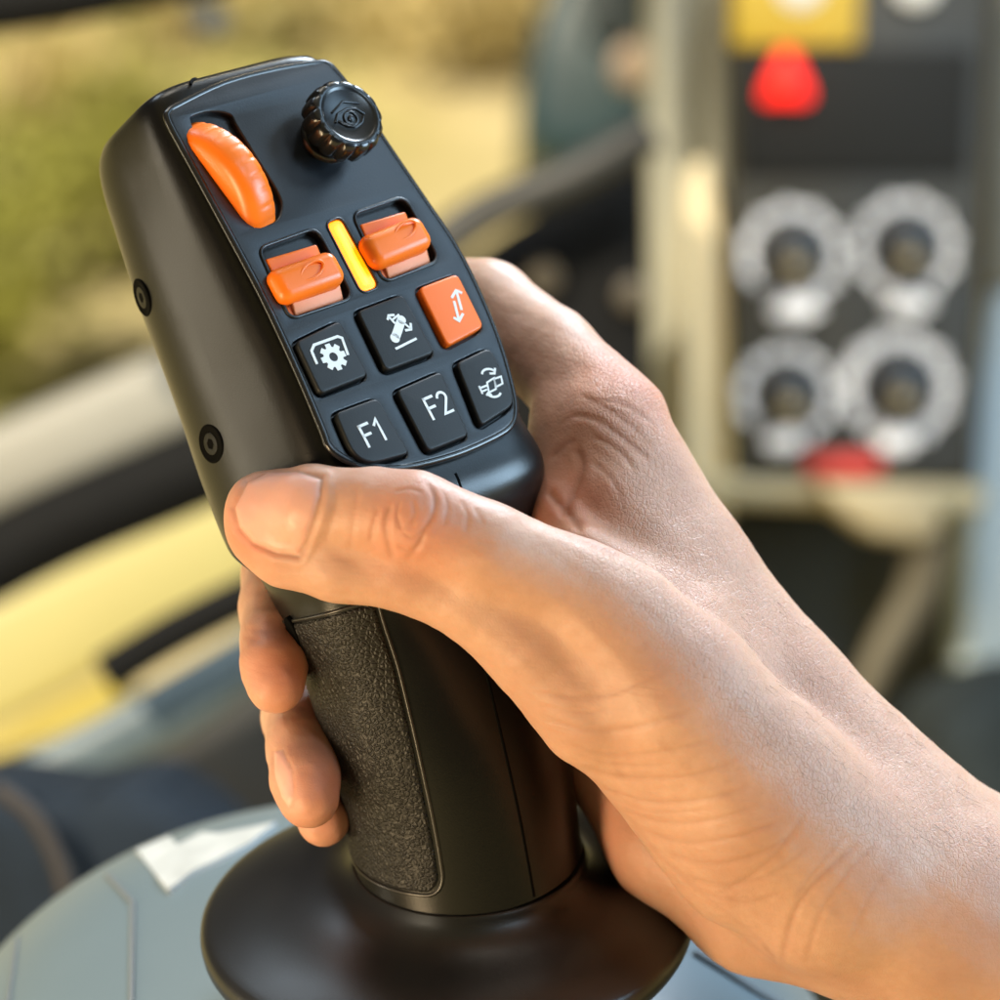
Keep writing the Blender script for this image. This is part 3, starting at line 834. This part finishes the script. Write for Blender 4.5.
# low-frequency form: tendons and soft unevenness
wv = lambda f, a, b, c: np.sin(P[:, 0] * f + a) * np.sin(P[:, 1] * f * 1.13 + b) * np.sin(P[:, 2] * f * .9 + c)
disp += .22 * wv(.16, 1, 2, .5) + .10 * wv(.45, .3, 1.7, 2.2) + .05 * wv(.95, 1.3, .7, .2)
# the back of the hand is more coarsely lined than the palm side
def above(poly):
    return np.interp(PX[:, 0], [p[0] for p in poly], [p[1] for p in poly]) - PX[:, 1]
coarse = np.clip(above([(500, 540), (560, 560), (620, 600), (700, 705), (760, 760), (900, 815), (1100, 900)]) / 60 + .5, 0, 1)
coarse = .22 + .78 * coarse * np.clip((PX[:, 0] - 540) / 60, 0, 1)
coarse *= np.where(PX[:, 0] < 400, .6, 1)
blush_glow = np.zeros(nv)  # skin redness; the fingertips also carry painted-in light glowing through the flesh
for (px, py, dz, r) in [(328, 642, 0, 34), (352, 733, 4, 32), (362, 752, 18, 26), (300, 530, -18, 30), (430, 520, -30, 40), (545, 500, 5, 40), (600, 415, 22, 46), (590, 760, 35, 60)]:
    q = cam(px, py, dz); d = np.linalg.norm(P - q, axis=1) / (r * .27); blush_glow = np.maximum(blush_glow, np.exp(-d ** 2) * (1.0 if px < 400 else .75))

P += Nn * disp[:, None]
me2.vertices.foreach_set('co', c2w_arr(P).astype(np.float32).ravel())
me2.name = 'hand'
for nm, arr in (('nail', nail), ('crease', crease), ('blush_glow', blush_glow), ('coarse', coarse)):
    at = me2.attributes.new(nm, 'FLOAT', 'POINT'); at.data.foreach_set('value', arr.astype(np.float32))
me2.update(); me2.shade_smooth()
me2.materials.clear(); me2.materials.append(m_skin)
bpy.data.meshes.remove(me)

# fine short hairs on the back of the wrist and forearm
hv = []; hf = []
cand = np.where((coarse > .75) & (PX[:, 0] > 690) & (PX[:, 0] < 930) & (Nn[:, 2] > -.35))[0]
for i in rng.choice(cand, 130, replace=False):
    p, n_ = P[i], Nn[i]; tdir = np.array((.55, -.5, .1)) + rng.normal(0, .2, 3); tdir -= n_ * (tdir @ n_); tdir /= np.linalg.norm(tdir)
    ln_ = rng.uniform(2.5, 5.0); side = np.cross(n_, tdir); k0 = len(hv)
    for q in range(4):
        f_ = q / 3; c_ = p + tdir * ln_ * f_ + n_ * ln_ * (.34 * f_ - .16 * f_ * f_) + side * .25 * math.sin(3 * f_ + i); w_ = .034 * (1 - .8 * f_)
        for a_ in range(3): hv.append(c2w(c_ + side * w_ * math.cos(2.1 * a_) + n_ * w_ * math.sin(2.1 * a_)))
    for q in range(3):
        for a_ in range(3): hf.append((k0 + q * 3 + a_, k0 + q * 3 + (a_ + 1) % 3, k0 + q * 3 + 3 + (a_ + 1) % 3, k0 + q * 3 + 3 + a_))
hr = mesh_obj('arm_hair', hv, hf, mat('arm_hair', (.06, .035, .02), .5), ho)
tag(ho, "person's bare right hand and forearm closed around the black joystick, thumb across its front", 'person')
# ------------------------------------------------------------------ the cab behind, and the field outside
def prism(name, poly, d, t, material, parent=None, bevel=6.0, tilt=None):
    """solid block: outline seen at distance d (m), t metres deep, rounded edges"""
    A = [W(x, y, d) for x, y in poly]
    bm = bmesh.new()
    f = [bm.verts.new(p) for p in A]; g = [bm.verts.new(p + FWD * t) for p in A]
    bm.faces.new(f); bm.faces.new(g[::-1]); n = len(A)
    for i in range(n): bm.faces.new((f[i], g[i], g[(i + 1) % n], f[(i + 1) % n]))
    bmesh.ops.recalc_face_normals(bm, faces=bm.faces)
    bmesh.ops.bevel(bm, geom=bm.edges[:], offset=bevel * .001, segments=3, profile=.5, affect='EDGES')
    return bm_obj(name, bm, material, parent)
def bar(name, pts, d, rpx, material, parent=None, n=20, flat=1.0):
    P = [np.array(p, float) for p in pts]; sm = []
    for i in range(len(P) - 1):
        p0, p1, p2, p3 = P[max(i - 1, 0)], P[i], P[i + 1], P[min(i + 2, len(P) - 1)]
        for t in np.linspace(0, 1, 9)[:-1]:
            sm.append(.5 * (2 * p1 + (p2 - p0) * t + (2 * p0 - 5 * p1 + 4 * p2 - p3) * t * t + (3 * p1 - p0 - 3 * p2 + p3) * t ** 3))
    sm.append(P[-1])
    return tube(name, [W(q[0], q[1], d) for q in sm], [r * K * d for r in rpx] if isinstance(rpx, list) else rpx * K * d, material, parent, n=n, flat=flat)

m_rub = mat('black_cab_rubber', (.005, .005, .005), .8, spec=.12, var=.2)
m_charcoal = mat('charcoal_trim', (.014, .014, .013), .5, var=.2, var_scale=12)
m_lit_edge = mat('lit_edge_cream', (.78, .66, .42), .5, var=.08, var_scale=9)
m_pale = mat('pale_cab_trim', (.24, .23, .195), .55, var=.06, var_scale=6)
m_sage = mat('sage_grey_trim', (.29, .29, .235), .55, var=.1, var_scale=8)
m_slate = mat('slate_blue_trim', (.085, .112, .125), .45, var=.1, var_scale=10)
m_panel = mat('dark_panel_plastic', (.028, .026, .020), .5, var=.15, var_scale=20)
m_black = mat('black_display', (.012, .012, .011), .6, spec=.2)
m_yel = mat('yellow_label', (.52, .34, .02), .5, var=.08)
m_dial = mat('dial_print', (.84, .83, .85), .5, var=.12, var_scale=60)
m_dialk = mat('dial_knob', (.018, .02, .024), .35)
m_tan = mat('tan_reflection', (.36, .28, .14), .5, var=.12, var_scale=14)
m_redlab = mat('red_label', (.45, .03, .02), .5)
m_red = mat('red_warning_lamp', (.6, .01, .004), .4, emit=(1, .008, .001), estr=1.3)
m_teal = mat('teal_paint', (.010, .036, .048), .45, var=.15, var_scale=6)
m_ylw = mat('yellow_machine_paint', (.41, .37, .15), .45, var=.08, var_scale=3)
m_navy = mat('navy_seat_cloth', (.012, .017, .024), .9, spec=.1, var=.25, var_scale=30, bump=(900, .3, 3))
m_olive = mat('olive_dark_trim', (.036, .038, .03), .6, var=.25, var_scale=7)

# instrument panel
IP = 1.9
ipan = thing('instrument_panel', 'dark instrument panel with four round dials and a lit red warning triangle', 'panel', W(785, 520, IP + .02))
prism('housing', [(681, 40), (899, 40), (880, 487), (690, 487)], IP, .07, m_panel, ipan, 5)
prism('display', [(692, 139), (879, 139), (874, 240), (692, 240)], IP - .004, .01, m_black, ipan, 2)
prism('label_plate', [(686, 78), (789, 78), (787, 137), (686, 137)], IP - .004, .01, m_yel, ipan, 1.5)
tri = prism('warning_lamp', [(722, 144), (726, 139), (733, 139), (737, 144), (750, 174), (748, 181), (711, 181), (709, 174)], IP - .012, .016, m_red, ipan, 2)
prism('label_strip', [(745, 463), (806, 463), (805, 482), (746, 482)], IP - .004, .01, m_redlab, ipan, 1.5)
def dial(cx, cy, ro, ri, arc, full=False):
    M = frame(W(cx, cy, IP), RIGHT, UP, -FWD); s = K * IP * 1000
    o = revolve('dial', [(ri * s, -1), (ri * s, 1.0), ((ri + 4) * s, 1.0), ((ri + 4) * s, -1)], M, m_dialk, ipan, n=48)
    tk = bmesh.new(); na = int((arc[1] - arc[0]) / 11)
    for q in range(na):                                   # the printed scale: separate ticks, longer every third
        a0 = R(arc[0] + 11 * q); a1 = a0 + R(9); r0, r1 = (ri + (9 if q % 3 else 7)) * s, (ro - (4 if q % 3 else 1)) * s
        vs_ = [tk.verts.new(M @ Vector((r * math.cos(a), r * math.sin(a), z))) for z in (-.5, .9) for r, a in ((r0, a0), (r1, a0), (r1, a1), (r0, a1))]
        for f_ in ((0, 1, 2, 3), (7, 6, 5, 4), (0, 4, 5, 1), (1, 5, 6, 2), (2, 6, 7, 3), (3, 7, 4, 0)): tk.faces.new([vs_[i] for i in f_])
    bm_obj('scale', tk, m_dial, o)
    if not full:
        revolve('knob', [(.3, -1), (ri * s * .98, -1), (ri * s * .98, 6), (ri * s * .86, 13), (ri * s * .75, 14), (.3, 14)], M, m_dialk, o, n=40)
        k = prism('knob_reflection', [(cx - 5, cy + 4), (cx + 12, cy + 4), (cx + 10, cy + 15), (cx - 3, cy + 15)], IP - .016, .004, m_tan, o, 1)  # tan block standing in for a reflection on the knob
    return o
for a in ((734, 304, 44, 24, (-105, 235)), (825, 298, 44, 24, (-60, 275)), (730, 416, 42, 23, (-65, 225)), (819, 410, 48, 25, (-130, 230))): dial(*a)
for (cx, cy, rx) in ((737, 347, 22), (828, 343, 20), (727, 452, 16), (818, 453, 16)):
    prism('dial_symbol', [(cx - rx, cy + 3), (cx - rx * .4, cy - 8), (cx + rx * .6, cy - 8), (cx + rx, cy + 2), (cx + rx * .4, cy + 9), (cx - rx * .5, cy + 9)], IP - .008, .012, m_dial, ipan, 1)
for (cx, cy) in ((740, 88), (833, 86)):
    M = frame(W(cx, cy, IP - .004), RIGHT, UP, -FWD); s = K * IP * 1000
    revolve('indicator_disc', [(.3, -2), (19 * s, -2), (19 * s, 1), (18 * s, 1.6), (.3, 1.6)], M, mat('white_disc', (.75, .75, .73), .4), ipan, n=40)

# pillars either side of it
pl = thing('window_pillar', 'pale upright cab pillar with its light-catching edge painted cream left of the instrument panel', 'pillar', W(650, 500, 2.0))
prism('upright', [(621, -30), (655, -30), (652, 500), (622, 500)], 1.98, .08, m_sage, pl, 8)
prism('pillar_edge', [(652, 232), (668, 226), (681, 330), (682, 520), (649, 520)], 1.93, .08, m_lit_edge, pl, 2.5)  # light caught by the pillar chamfer, put into the cream colour
prism('pillar_edge', [(655, -30), (684, -30), (684, 330), (660, 225)], 1.99, .08, m_sage, pl, 6)
pr_ = thing('window_pillar', 'pale blue and cream cab pillar right of the instrument panel', 'pillar', W(920, 600, 2.0))
prism('upright', [(896, 330), (1040, 330), (1040, 640), (868, 640), (882, 440)], 1.97, .08, mat('pale_blue_trim', (.46, .55, .60), .45, var=.08, var_scale=8), pr_, 8)
prism('upright', [(903, -30), (1040, -30), (1040, 334), (893, 334)], 1.97, .08, m_pale, pr_, 8)
# ledge and handle under it
tag(prism('ledge', [(655, 478), (892, 489), (886, 512), (655, 500)], 1.9, .12, mat('dull_cream_ledge', (.42, .36, .22), .55, var=.1), None, 5), 'cream ledge running under the instrument panel', 'ledge')
tag(prism('support_bracket', [(754, 486), (800, 489), (850, 491), (858, 526), (838, 536), (800, 530), (772, 510)], 1.86, .06, mat('cream_bracket', (.36, .30, .18), .55, var=.1, var_scale=20), None, 6), 'bright cream bracket below the red strip of the instrument panel', 'bracket')
tag(bar('strut', [(848, 524), (838, 570), (806, 625), (782, 678)], 1.88, list(np.linspace(22, 12, 25)), mat('dull_tan_strut', (.075, .062, .036), .6, var=.15, var_scale=14)), 'dull tan strut sloping down from the cream bracket', 'strut')
tag(prism('lower_cabinet', [(630, 500), (1040, 500), (1040, 1040), (560, 1040), (560, 500)], 2.1, .2, m_olive, None, 10), 'dark olive cabinet under the instrument panel behind the wrist', 'cabinet')
tag(prism('seat', [(840, 690), (905, 640), (1040, 640), (1040, 800), (880, 800)], 1.7, .2, mat('grey_seat_cloth', (.022, .028, .03), .9, spec=.1, var=.2), None, 20), 'dark grey seat edge at the right, above the forearm', 'seat')

# dark dash left of the pillar, teal hood beyond
dsh = thing('dashboard', 'black dashboard block with a grey upper edge between joystick and pillar', 'dashboard', W(540, 500, 1.75))
prism('body', [(420, 345), (500, 288), (560, 250), (617, 190), (622, 520), (420, 560)], 1.75, .15, m_rub, dsh, 8)
bar('edge', [(410, 335), (480, 275), (560, 240), (622, 205)], 1.72, 17, mat('grey_edge_trim', (.02, .02, .019), .5, var=.15), dsh)
for (x, y) in ((535, 322), (607, 336)):
    M = frame(W(x, y, 1.745), RIGHT, UP, -FWD); revolve('button', [(.2, -2), (8, -2), (8, 3), (6.5, 4), (.2, 4)], M, mat('bronze_button', (.04, .03, .015), .6), dsh, n=28)
hd = thing('machine_hood', 'teal machine hood seen through the window behind the knob', 'hood', W(575, 240, 2.6))
prism('cover', [(525, 130), (548, 60), (700, 40), (700, 235), (540, 235), (512, 205)], 2.6, .5, m_teal, hd, 20)
prism('grille', [(560, 60), (612, 60), (600, 135), (572, 130)], 2.58, .05, mat('dark_grille', (.015, .025, .03), .5), hd, 4)
Mq = frame(W(609, 151, 2.5), RIGHT, UP, -FWD); revolve('headlight', [(.2, -40), (15, -40), (15, 2), (12, 4), (.2, 4)], Mq, mat('tan_lamp', (.26, .19, .13), .4), hd, n=28)

# frame of the left window and what crosses it
tag(bar('window_frame', [(-60, 128), (80, 106), (180, 90), (300, 62), (420, 10)], 1.6, 24, m_rub), 'black upper window frame bar across the top left', 'window frame')
tag(prism('frame_highlight', [(240, 104), (262, 96), (286, 106), (280, 126), (254, 130)], 1.62, .03, m_pale, None, 6), 'small pale block standing in for a highlight under the top window frame', 'bracket')  # pale highlight on the frame, built as a solid block
tag(prism('window_sill', [(-40, 500), (100, 436), (236, 376), (330, 336), (330, 420), (250, 446), (100, 512), (-40, 580)], 1.8, .08, m_pale, None, 10), 'pale beige window sill left of the joystick', 'sill')
tag(bar('door_rail', [(-60, 622), (60, 566), (150, 520), (250, 478), (380, 420)], 1.6, 33, m_rub), 'thick black door rail left of the joystick, below the pale sill', 'rail')
la = thing('loader_arm', 'bright yellow loader arm seen below the black door rail', 'loader arm', W(150, 640, 2.4))
prism('arm', [(-60, 660), (100, 575), (330, 470), (360, 540), (200, 630), (100, 685), (-60, 760)], 2.4, .2, m_ylw, la, 10)
prism('lower_flange', [(-60, 775), (100, 690), (196, 640), (200, 668), (100, 722), (-60, 800)], 2.36, .1, mat('deep_yellow_flange', (.45, .36, .05), .5, var=.1), la, 6)  # flange in a deeper yellow than the arm
tag(bar('grip_bar', [(184, 640), (240, 606), (320, 566), (420, 520)], 1.5, 17, m_rub), 'short black grip bar crossing in front of the yellow arm', 'grip bar')
tag(prism('side_trim', [(-60, 800), (100, 712), (180, 672), (330, 585), (345, 622), (250, 690), (190, 722), (100, 770), (-60, 850)], 1.52, .06, m_slate, None, 8), 'slate blue trim strip under the black grip bar', 'trim')
tag(prism('lower_door_panel', [(-60, 760), (150, 690), (400, 560), (640, 500), (640, 1040), (-60, 1040)], 1.75, .1, m_charcoal, None, 10), 'charcoal lower door panel behind the joystick base', 'door panel')
st = thing('seat_cushion', 'dark navy seat cushion with a brown edge strap at the lower left', 'cushion', W(150, 900, 1.25))
prism('cushion', [(-60, 735), (100, 728), (150, 745), (196, 722), (244, 744), (300, 800), (300, 960), (-60, 960)], 1.25, .15, m_navy, st, 14)
bar('strap', [(96, 730), (128, 755), (150, 800), (160, 860)], 1.235, 7, mat('brown_strap', (.018, .013, .010), .7), st)

# armrest pod that carries the joystick
pod = thing('console', 'grey blue armrest console with a white emblem, under the joystick', 'console', W(430, 1000, .9))
m_pod = mat('grey_blue_console', (.085, .118, .138), .42, var=.04, var_scale=15, bump=(1800, .03, 2))
zc = float((MB_ @ Vector((0, 0, -30))).z)
cx_, cy_ = float((MB_ @ Vector((0, 0, -30))).x), float((MB_ @ Vector((0, 0, -30))).y)
RX, RY, RZ = .128, .150, .105
pc = Vector((cx_ - .018, cy_ + .035, zc - RZ + .003))
def pod_pt(a, e):
    ca, sa, ce, se = math.cos(a), math.sin(a), math.cos(e), math.sin(e)
    sg = lambda z, p: math.copysign(abs(z) ** p, z)
    return pc + Vector((RX * sg(ca, .9) * sg(ce, .75), RY * sg(sa, .9) * sg(ce, .75), RZ * sg(se, .9)))
V = [pod_pt(2 * math.pi * i / 96, math.pi / 2 * j / 32 * .999) for j in range(33) for i in range(96)]
V += [Vector((v.x, v.y, pc.z - .25)) for v in V[:96]]
F = [(j * 96 + i, j * 96 + (i + 1) % 96, (j + 1) * 96 + (i + 1) % 96, (j + 1) * 96 + i) for j in range(32) for i in range(96)]
b0 = 33 * 96
F += [(b0 + i, b0 + (i + 1) % 96, (i + 1) % 96, i) for i in range(96)]
F.append(tuple(32 * 96 + i for i in range(96)))
mesh_obj('shell', V, F, m_pod, pod, auto=60)
def on_pod(px, py, off=.0006):
    """where the sight line through a pixel meets the console top"""
    d0 = (W(px, py, 1.0) - EYE).normalized(); t = .7
    f = lambda q: (abs((q.x - pc.x) / RX) ** (2 / .9) + abs((q.y - pc.y) / RY) ** (2 / .9)) ** (.9 / .75) + abs((q.z - pc.z) / RZ) ** (2 / .9) - 1
    while t < 1.3:
        q = EYE + d0 * t
        if f(q) < 0:
            for _ in range(20):
                t -= .0001
                if f(EYE + d0 * t) > 0: break
            return EYE + d0 * (t - off)
        t += .002
    return None
def seam(pts, r, material, name):
    q = [on_pod(*p) for p in pts]; q = [p for p in q if p]
    if len(q) > 2: tube(name, q, r, material, pod, n=8)
m_seam = mat('console_seam', (.09, .105, .115), .6)
lin = lambda *p: [(p[i][0] + (p[i + 1][0] - p[i][0]) * t, p[i][1] + (p[i + 1][1] - p[i][1]) * t) for i in range(len(p) - 1) for t in np.linspace(0, 1, 12)]
seam(lin((186, 800), (206, 822), (205, 905), (200, 1010)), .0007, m_seam, 'panel_seam')
seam(lin((114, 850), (106, 905), (100, 1000)), .0005, m_seam, 'panel_seam')
seam(lin((655, 862), (700, 890), (760, 925), (800, 960)), .0014, m_seam, 'panel_seam')
m_mark = mat('emblem_print', (.32, .34, .345), .5, var=.12, var_scale=120)
EM = [(210, 783), (236, 772), (243, 779), (262, 769), (276, 770), (322, 761), (300, 778), (276, 790), (255, 800), (236, 815), (228, 806)]
q = [on_pod(x, y, .0003) for x, y in EM]
if all(q):
    nrm_ = (q[0] - q[5]).cross(q[0] - q[9]).normalized()
    if nrm_.z < 0: nrm_ = -nrm_
    bm = bmesh.new(); f0 = bm.faces.new([bm.verts.new(p + nrm_ * .0012) for p in q]); 
    ex_ = bmesh.ops.extrude_face_region(bm, geom=[f0]); bmesh.ops.translate(bm, verts=[v for v in ex_['geom'] if isinstance(v, bmesh.types.BMVert)], vec=-nrm_ * .003)
    bm_obj('emblem', bm, m_mark, pod)

# field outside
GZ = -2.0
def gpoint(px, py, z=GZ):
    d = (W(px, py, 1) - EYE); t = (z - EYE.z) / d.z; return EYE + d * t
m_field = bpy.data.materials.new('dry_grass_field')
nt, N, L, b = nodes_of(m_field)
g = N.new('ShaderNodeNewGeometry'); n1 = N.new('ShaderNodeTexNoise'); n1.inputs['Scale'].default_value = .9; n1.inputs['Detail'].default_value = 4
n2 = N.new('ShaderNodeTexNoise'); n2.inputs['Scale'].default_value = 9; n2.inputs['Detail'].default_value = 6
L.new(g.outputs['Position'], n1.inputs['Vector']); L.new(g.outputs['Position'], n2.inputs['Vector'])
cr = N.new('ShaderNodeValToRGB'); L.new(n1.outputs['Fac'], cr.inputs['Fac'])
e = cr.color_ramp.elements; e[0].position = .36; e[0].color = (.36, .40, .08, 1); e[1].position = .62; e[1].color = (.86, .75, .46, 1)
e2 = cr.color_ramp.elements.new(.48); e2.color = (.60, .52, .22, 1)
mxx = N.new('ShaderNodeMix'); mxx.data_type = 'RGBA'; mxx.inputs[0].default_value = .4; L.new(cr.outputs['Color'], mxx.inputs[6])
cr2 = N.new('ShaderNodeValToRGB'); L.new(n2.outputs['Fac'], cr2.inputs['Fac']); cr2.color_ramp.elements[0].color = (.2, .19, .06, 1); cr2.color_ramp.elements[1].color = (.7, .62, .38, 1)
L.new(cr2.outputs['Color'], mxx.inputs[7]); L.new(mxx.outputs[2], b.inputs['Base Color']); b.inputs['Roughness'].default_value = .9
gr = mesh_obj('ground', [(-150, -20, GZ), (150, -20, GZ), (150, 250, GZ), (-150, 250, GZ)], [(0, 1, 2, 3)], m_field); gr['kind'] = 'structure'
# shrubs out on the field: many small leaves round a few stems
def leaf_mat(name, c):
    m = mat(name, c, .6, var=.25, var_scale=14); return m
m_l1, m_l2, m_stem = leaf_mat('olive_leaves', (.30, .31, .06)), leaf_mat('straw_leaves', (.66, .56, .28)), mat('stem_bark', (.10, .07, .04), .8)
def shrub(px, py, r, material, label, group='shrubs on the field outside'):
    c = gpoint(px, py); t = thing('shrub', label, 'shrub', c, group)
    V = []; F = []
    cl = [(rng.normal(0, .45, 3) * (1, .8, .45) + (0, 0, .62)) * r for _ in range(9)]
    for i in range(900):
        q = cl[i % 9] + rng.normal(0, .2, 3) * r; q[2] = max(q[2], .02)
        a = Vector(rng.normal(size=3)).normalized(); b2 = a.cross(Vector(rng.normal(size=3))).normalized(); s = r * rng.uniform(.05, .1)
        p = Vector(q) + c; k = len(V)
        V += [p - a * s, p + b2 * s * .5, p + a * s, p - b2 * s * .5]; F.append((k, k + 1, k + 2, k + 3))
    mesh_obj('foliage', V, F, material, t, smooth=False)
    for q in cl[:4]: tube('stem', [c, c + Vector(q) * .5 + Vector((0, 0, .02)), c + Vector(q)], [r * .03, r * .022, r * .01], m_stem, t, n=6)
shrub(150, 330, .30, m_l1, 'olive shrub on the field left of the joystick head')
shrub(60, 420, .30, m_l1, 'olive shrub at the left edge of the field')
shrub(240, 150, .34, m_l2, 'straw coloured shrub just above the joystick head, at the left')
shrub(455, 170, .30, m_l2, 'straw coloured shrub behind the black knob')

for px_, py_, r_, m_, lb in ((330, 60, .26, m_l2, 'straw coloured shrub at the top, left of the joystick head tip'), (520, 120, .30, m_l2, 'tall straw shrub left of the teal hood'),
                         (110, 200, .24, m_l2, 'pale straw shrub at the left edge, above the olive one'), (170, 250, .22, m_l1, 'small olive shrub beside the left edge of the joystick head'), (400, 120, .2, m_l1, 'small olive shrub right above the black knob')):
    shrub(px_, py_, r_, m_, lb)
# roof of the cab: keeps the sun off the hand and the controls
rf = bm = bmesh.new(); bmesh.ops.create_cube(bm, size=1)
bmesh.ops.scale(bm, vec=(2.1, 3.0, .08), verts=bm.verts); bmesh.ops.bevel(bm, geom=bm.edges[:], offset=.02, segments=2, affect='EDGES')
bmesh.ops.translate(bm, verts=bm.verts, vec=(.15, -.15, 1.32))
tag(bm_obj('cab_roof', bm, m_pale), 'pale flat cab roof above the controls', 'roof')
# ------------------------------------------------------------------ camera, light, view
cd = bpy.data.cameras.new('camera'); co = bpy.data.objects.new('camera', cd); C.objects.link(co)
cd.sensor_width = 36; cd.lens = 18 / (.8 * math.tan(FOV / 2)); cd.clip_start = .05; cd.clip_end = 400
co.matrix_world = Matrix.Translation(EYE) @ Matrix((RIGHT, UP, -FWD)).transposed().to_4x4()
cd.dof.use_dof = True; cd.dof.focus_distance = .792; cd.dof.aperture_fstop = cd.lens / 14.0
bpy.context.scene.camera = co

def area(name, loc, target, size, power, col, sy=None):
    l = bpy.data.lights.new(name, 'AREA'); l.energy = power; l.color = col; l.size = size
    if sy: l.shape = 'RECTANGLE'; l.size_y = sy
    o = bpy.data.objects.new(name, l); C.objects.link(o); o.location = loc
    o.rotation_euler = (Vector(target) - Vector(loc)).to_track_quat('-Z', 'Y').to_euler(); return o
area('windscreen_light', (.72, .16, .80), (0, 0, .12), .34, 1.6, (.48, .74, 1.0))
area('right_window_light', (.78, -.08, .30), (.02, 0, .12), .26, 6.5, (.54, .78, 1.0), .4)
area('front_window_light', (.32, .80, .72), (.06, 0, .06), .30, 12.5, (.74, .87, 1.0))
area('cool_hand_fill', (.62, -.42, .98), (.05, 0, .08), .22, 2.0, (.62, .82, 1.0))  # added lamp: cools the hand while the button plate stays dark
area('collar_highlight_light', (-.12, .40, 1.08), (-.02, 0, .06), .34, 2.2, (1.0, .94, .84))  # added overhead lamp for the highlight round the base collar
area('skirt_highlight_light', (-.50, .52, .86), (-.04, 0, .02), .24, 1.6, (.72, .86, 1.0))  # added lamp for a bluish highlight on the base skirt
area('side_window_light', (-.50, -.50, .0), (.02, 0, .08), .15, 4.8, (1.0, .73, .42), .36)
area('streak_strip_light', (-.85, -.10, .03), (-.04, 0, .13), .045, 1.4, (1.0, .88, .68), .55)  # added narrow strip lamp, draws a streak down the left wall
area('pillar_fill_light', (-.02, .62, .62), (.27, 1.03, -.12), .2, 3.8, (1.0, .82, .52))  # added fill lamp that brightens the pillar and instrument panel
l = bpy.data.lights.new('sun', 'SUN'); l.energy = 5.0; l.color = (1, .87, .66); l.angle = R(2)
so = bpy.data.objects.new('sun', l); C.objects.link(so); so.location = (-2, -1, 3)
so.rotation_euler = Vector((.50, .45, -.74)).to_track_quat('-Z', 'Y').to_euler()
w = bpy.data.worlds.new('World'); bpy.context.scene.world = w; w.use_nodes = True
bg = w.node_tree.nodes['Background']; bg.inputs['Color'].default_value = (.74, .82, .95, 1); bg.inputs['Strength'].default_value = .045
vs = bpy.context.scene.view_settings; vs.view_transform = 'Standard'; vs.look = 'None'; vs.exposure = .38; vs.gamma = 1
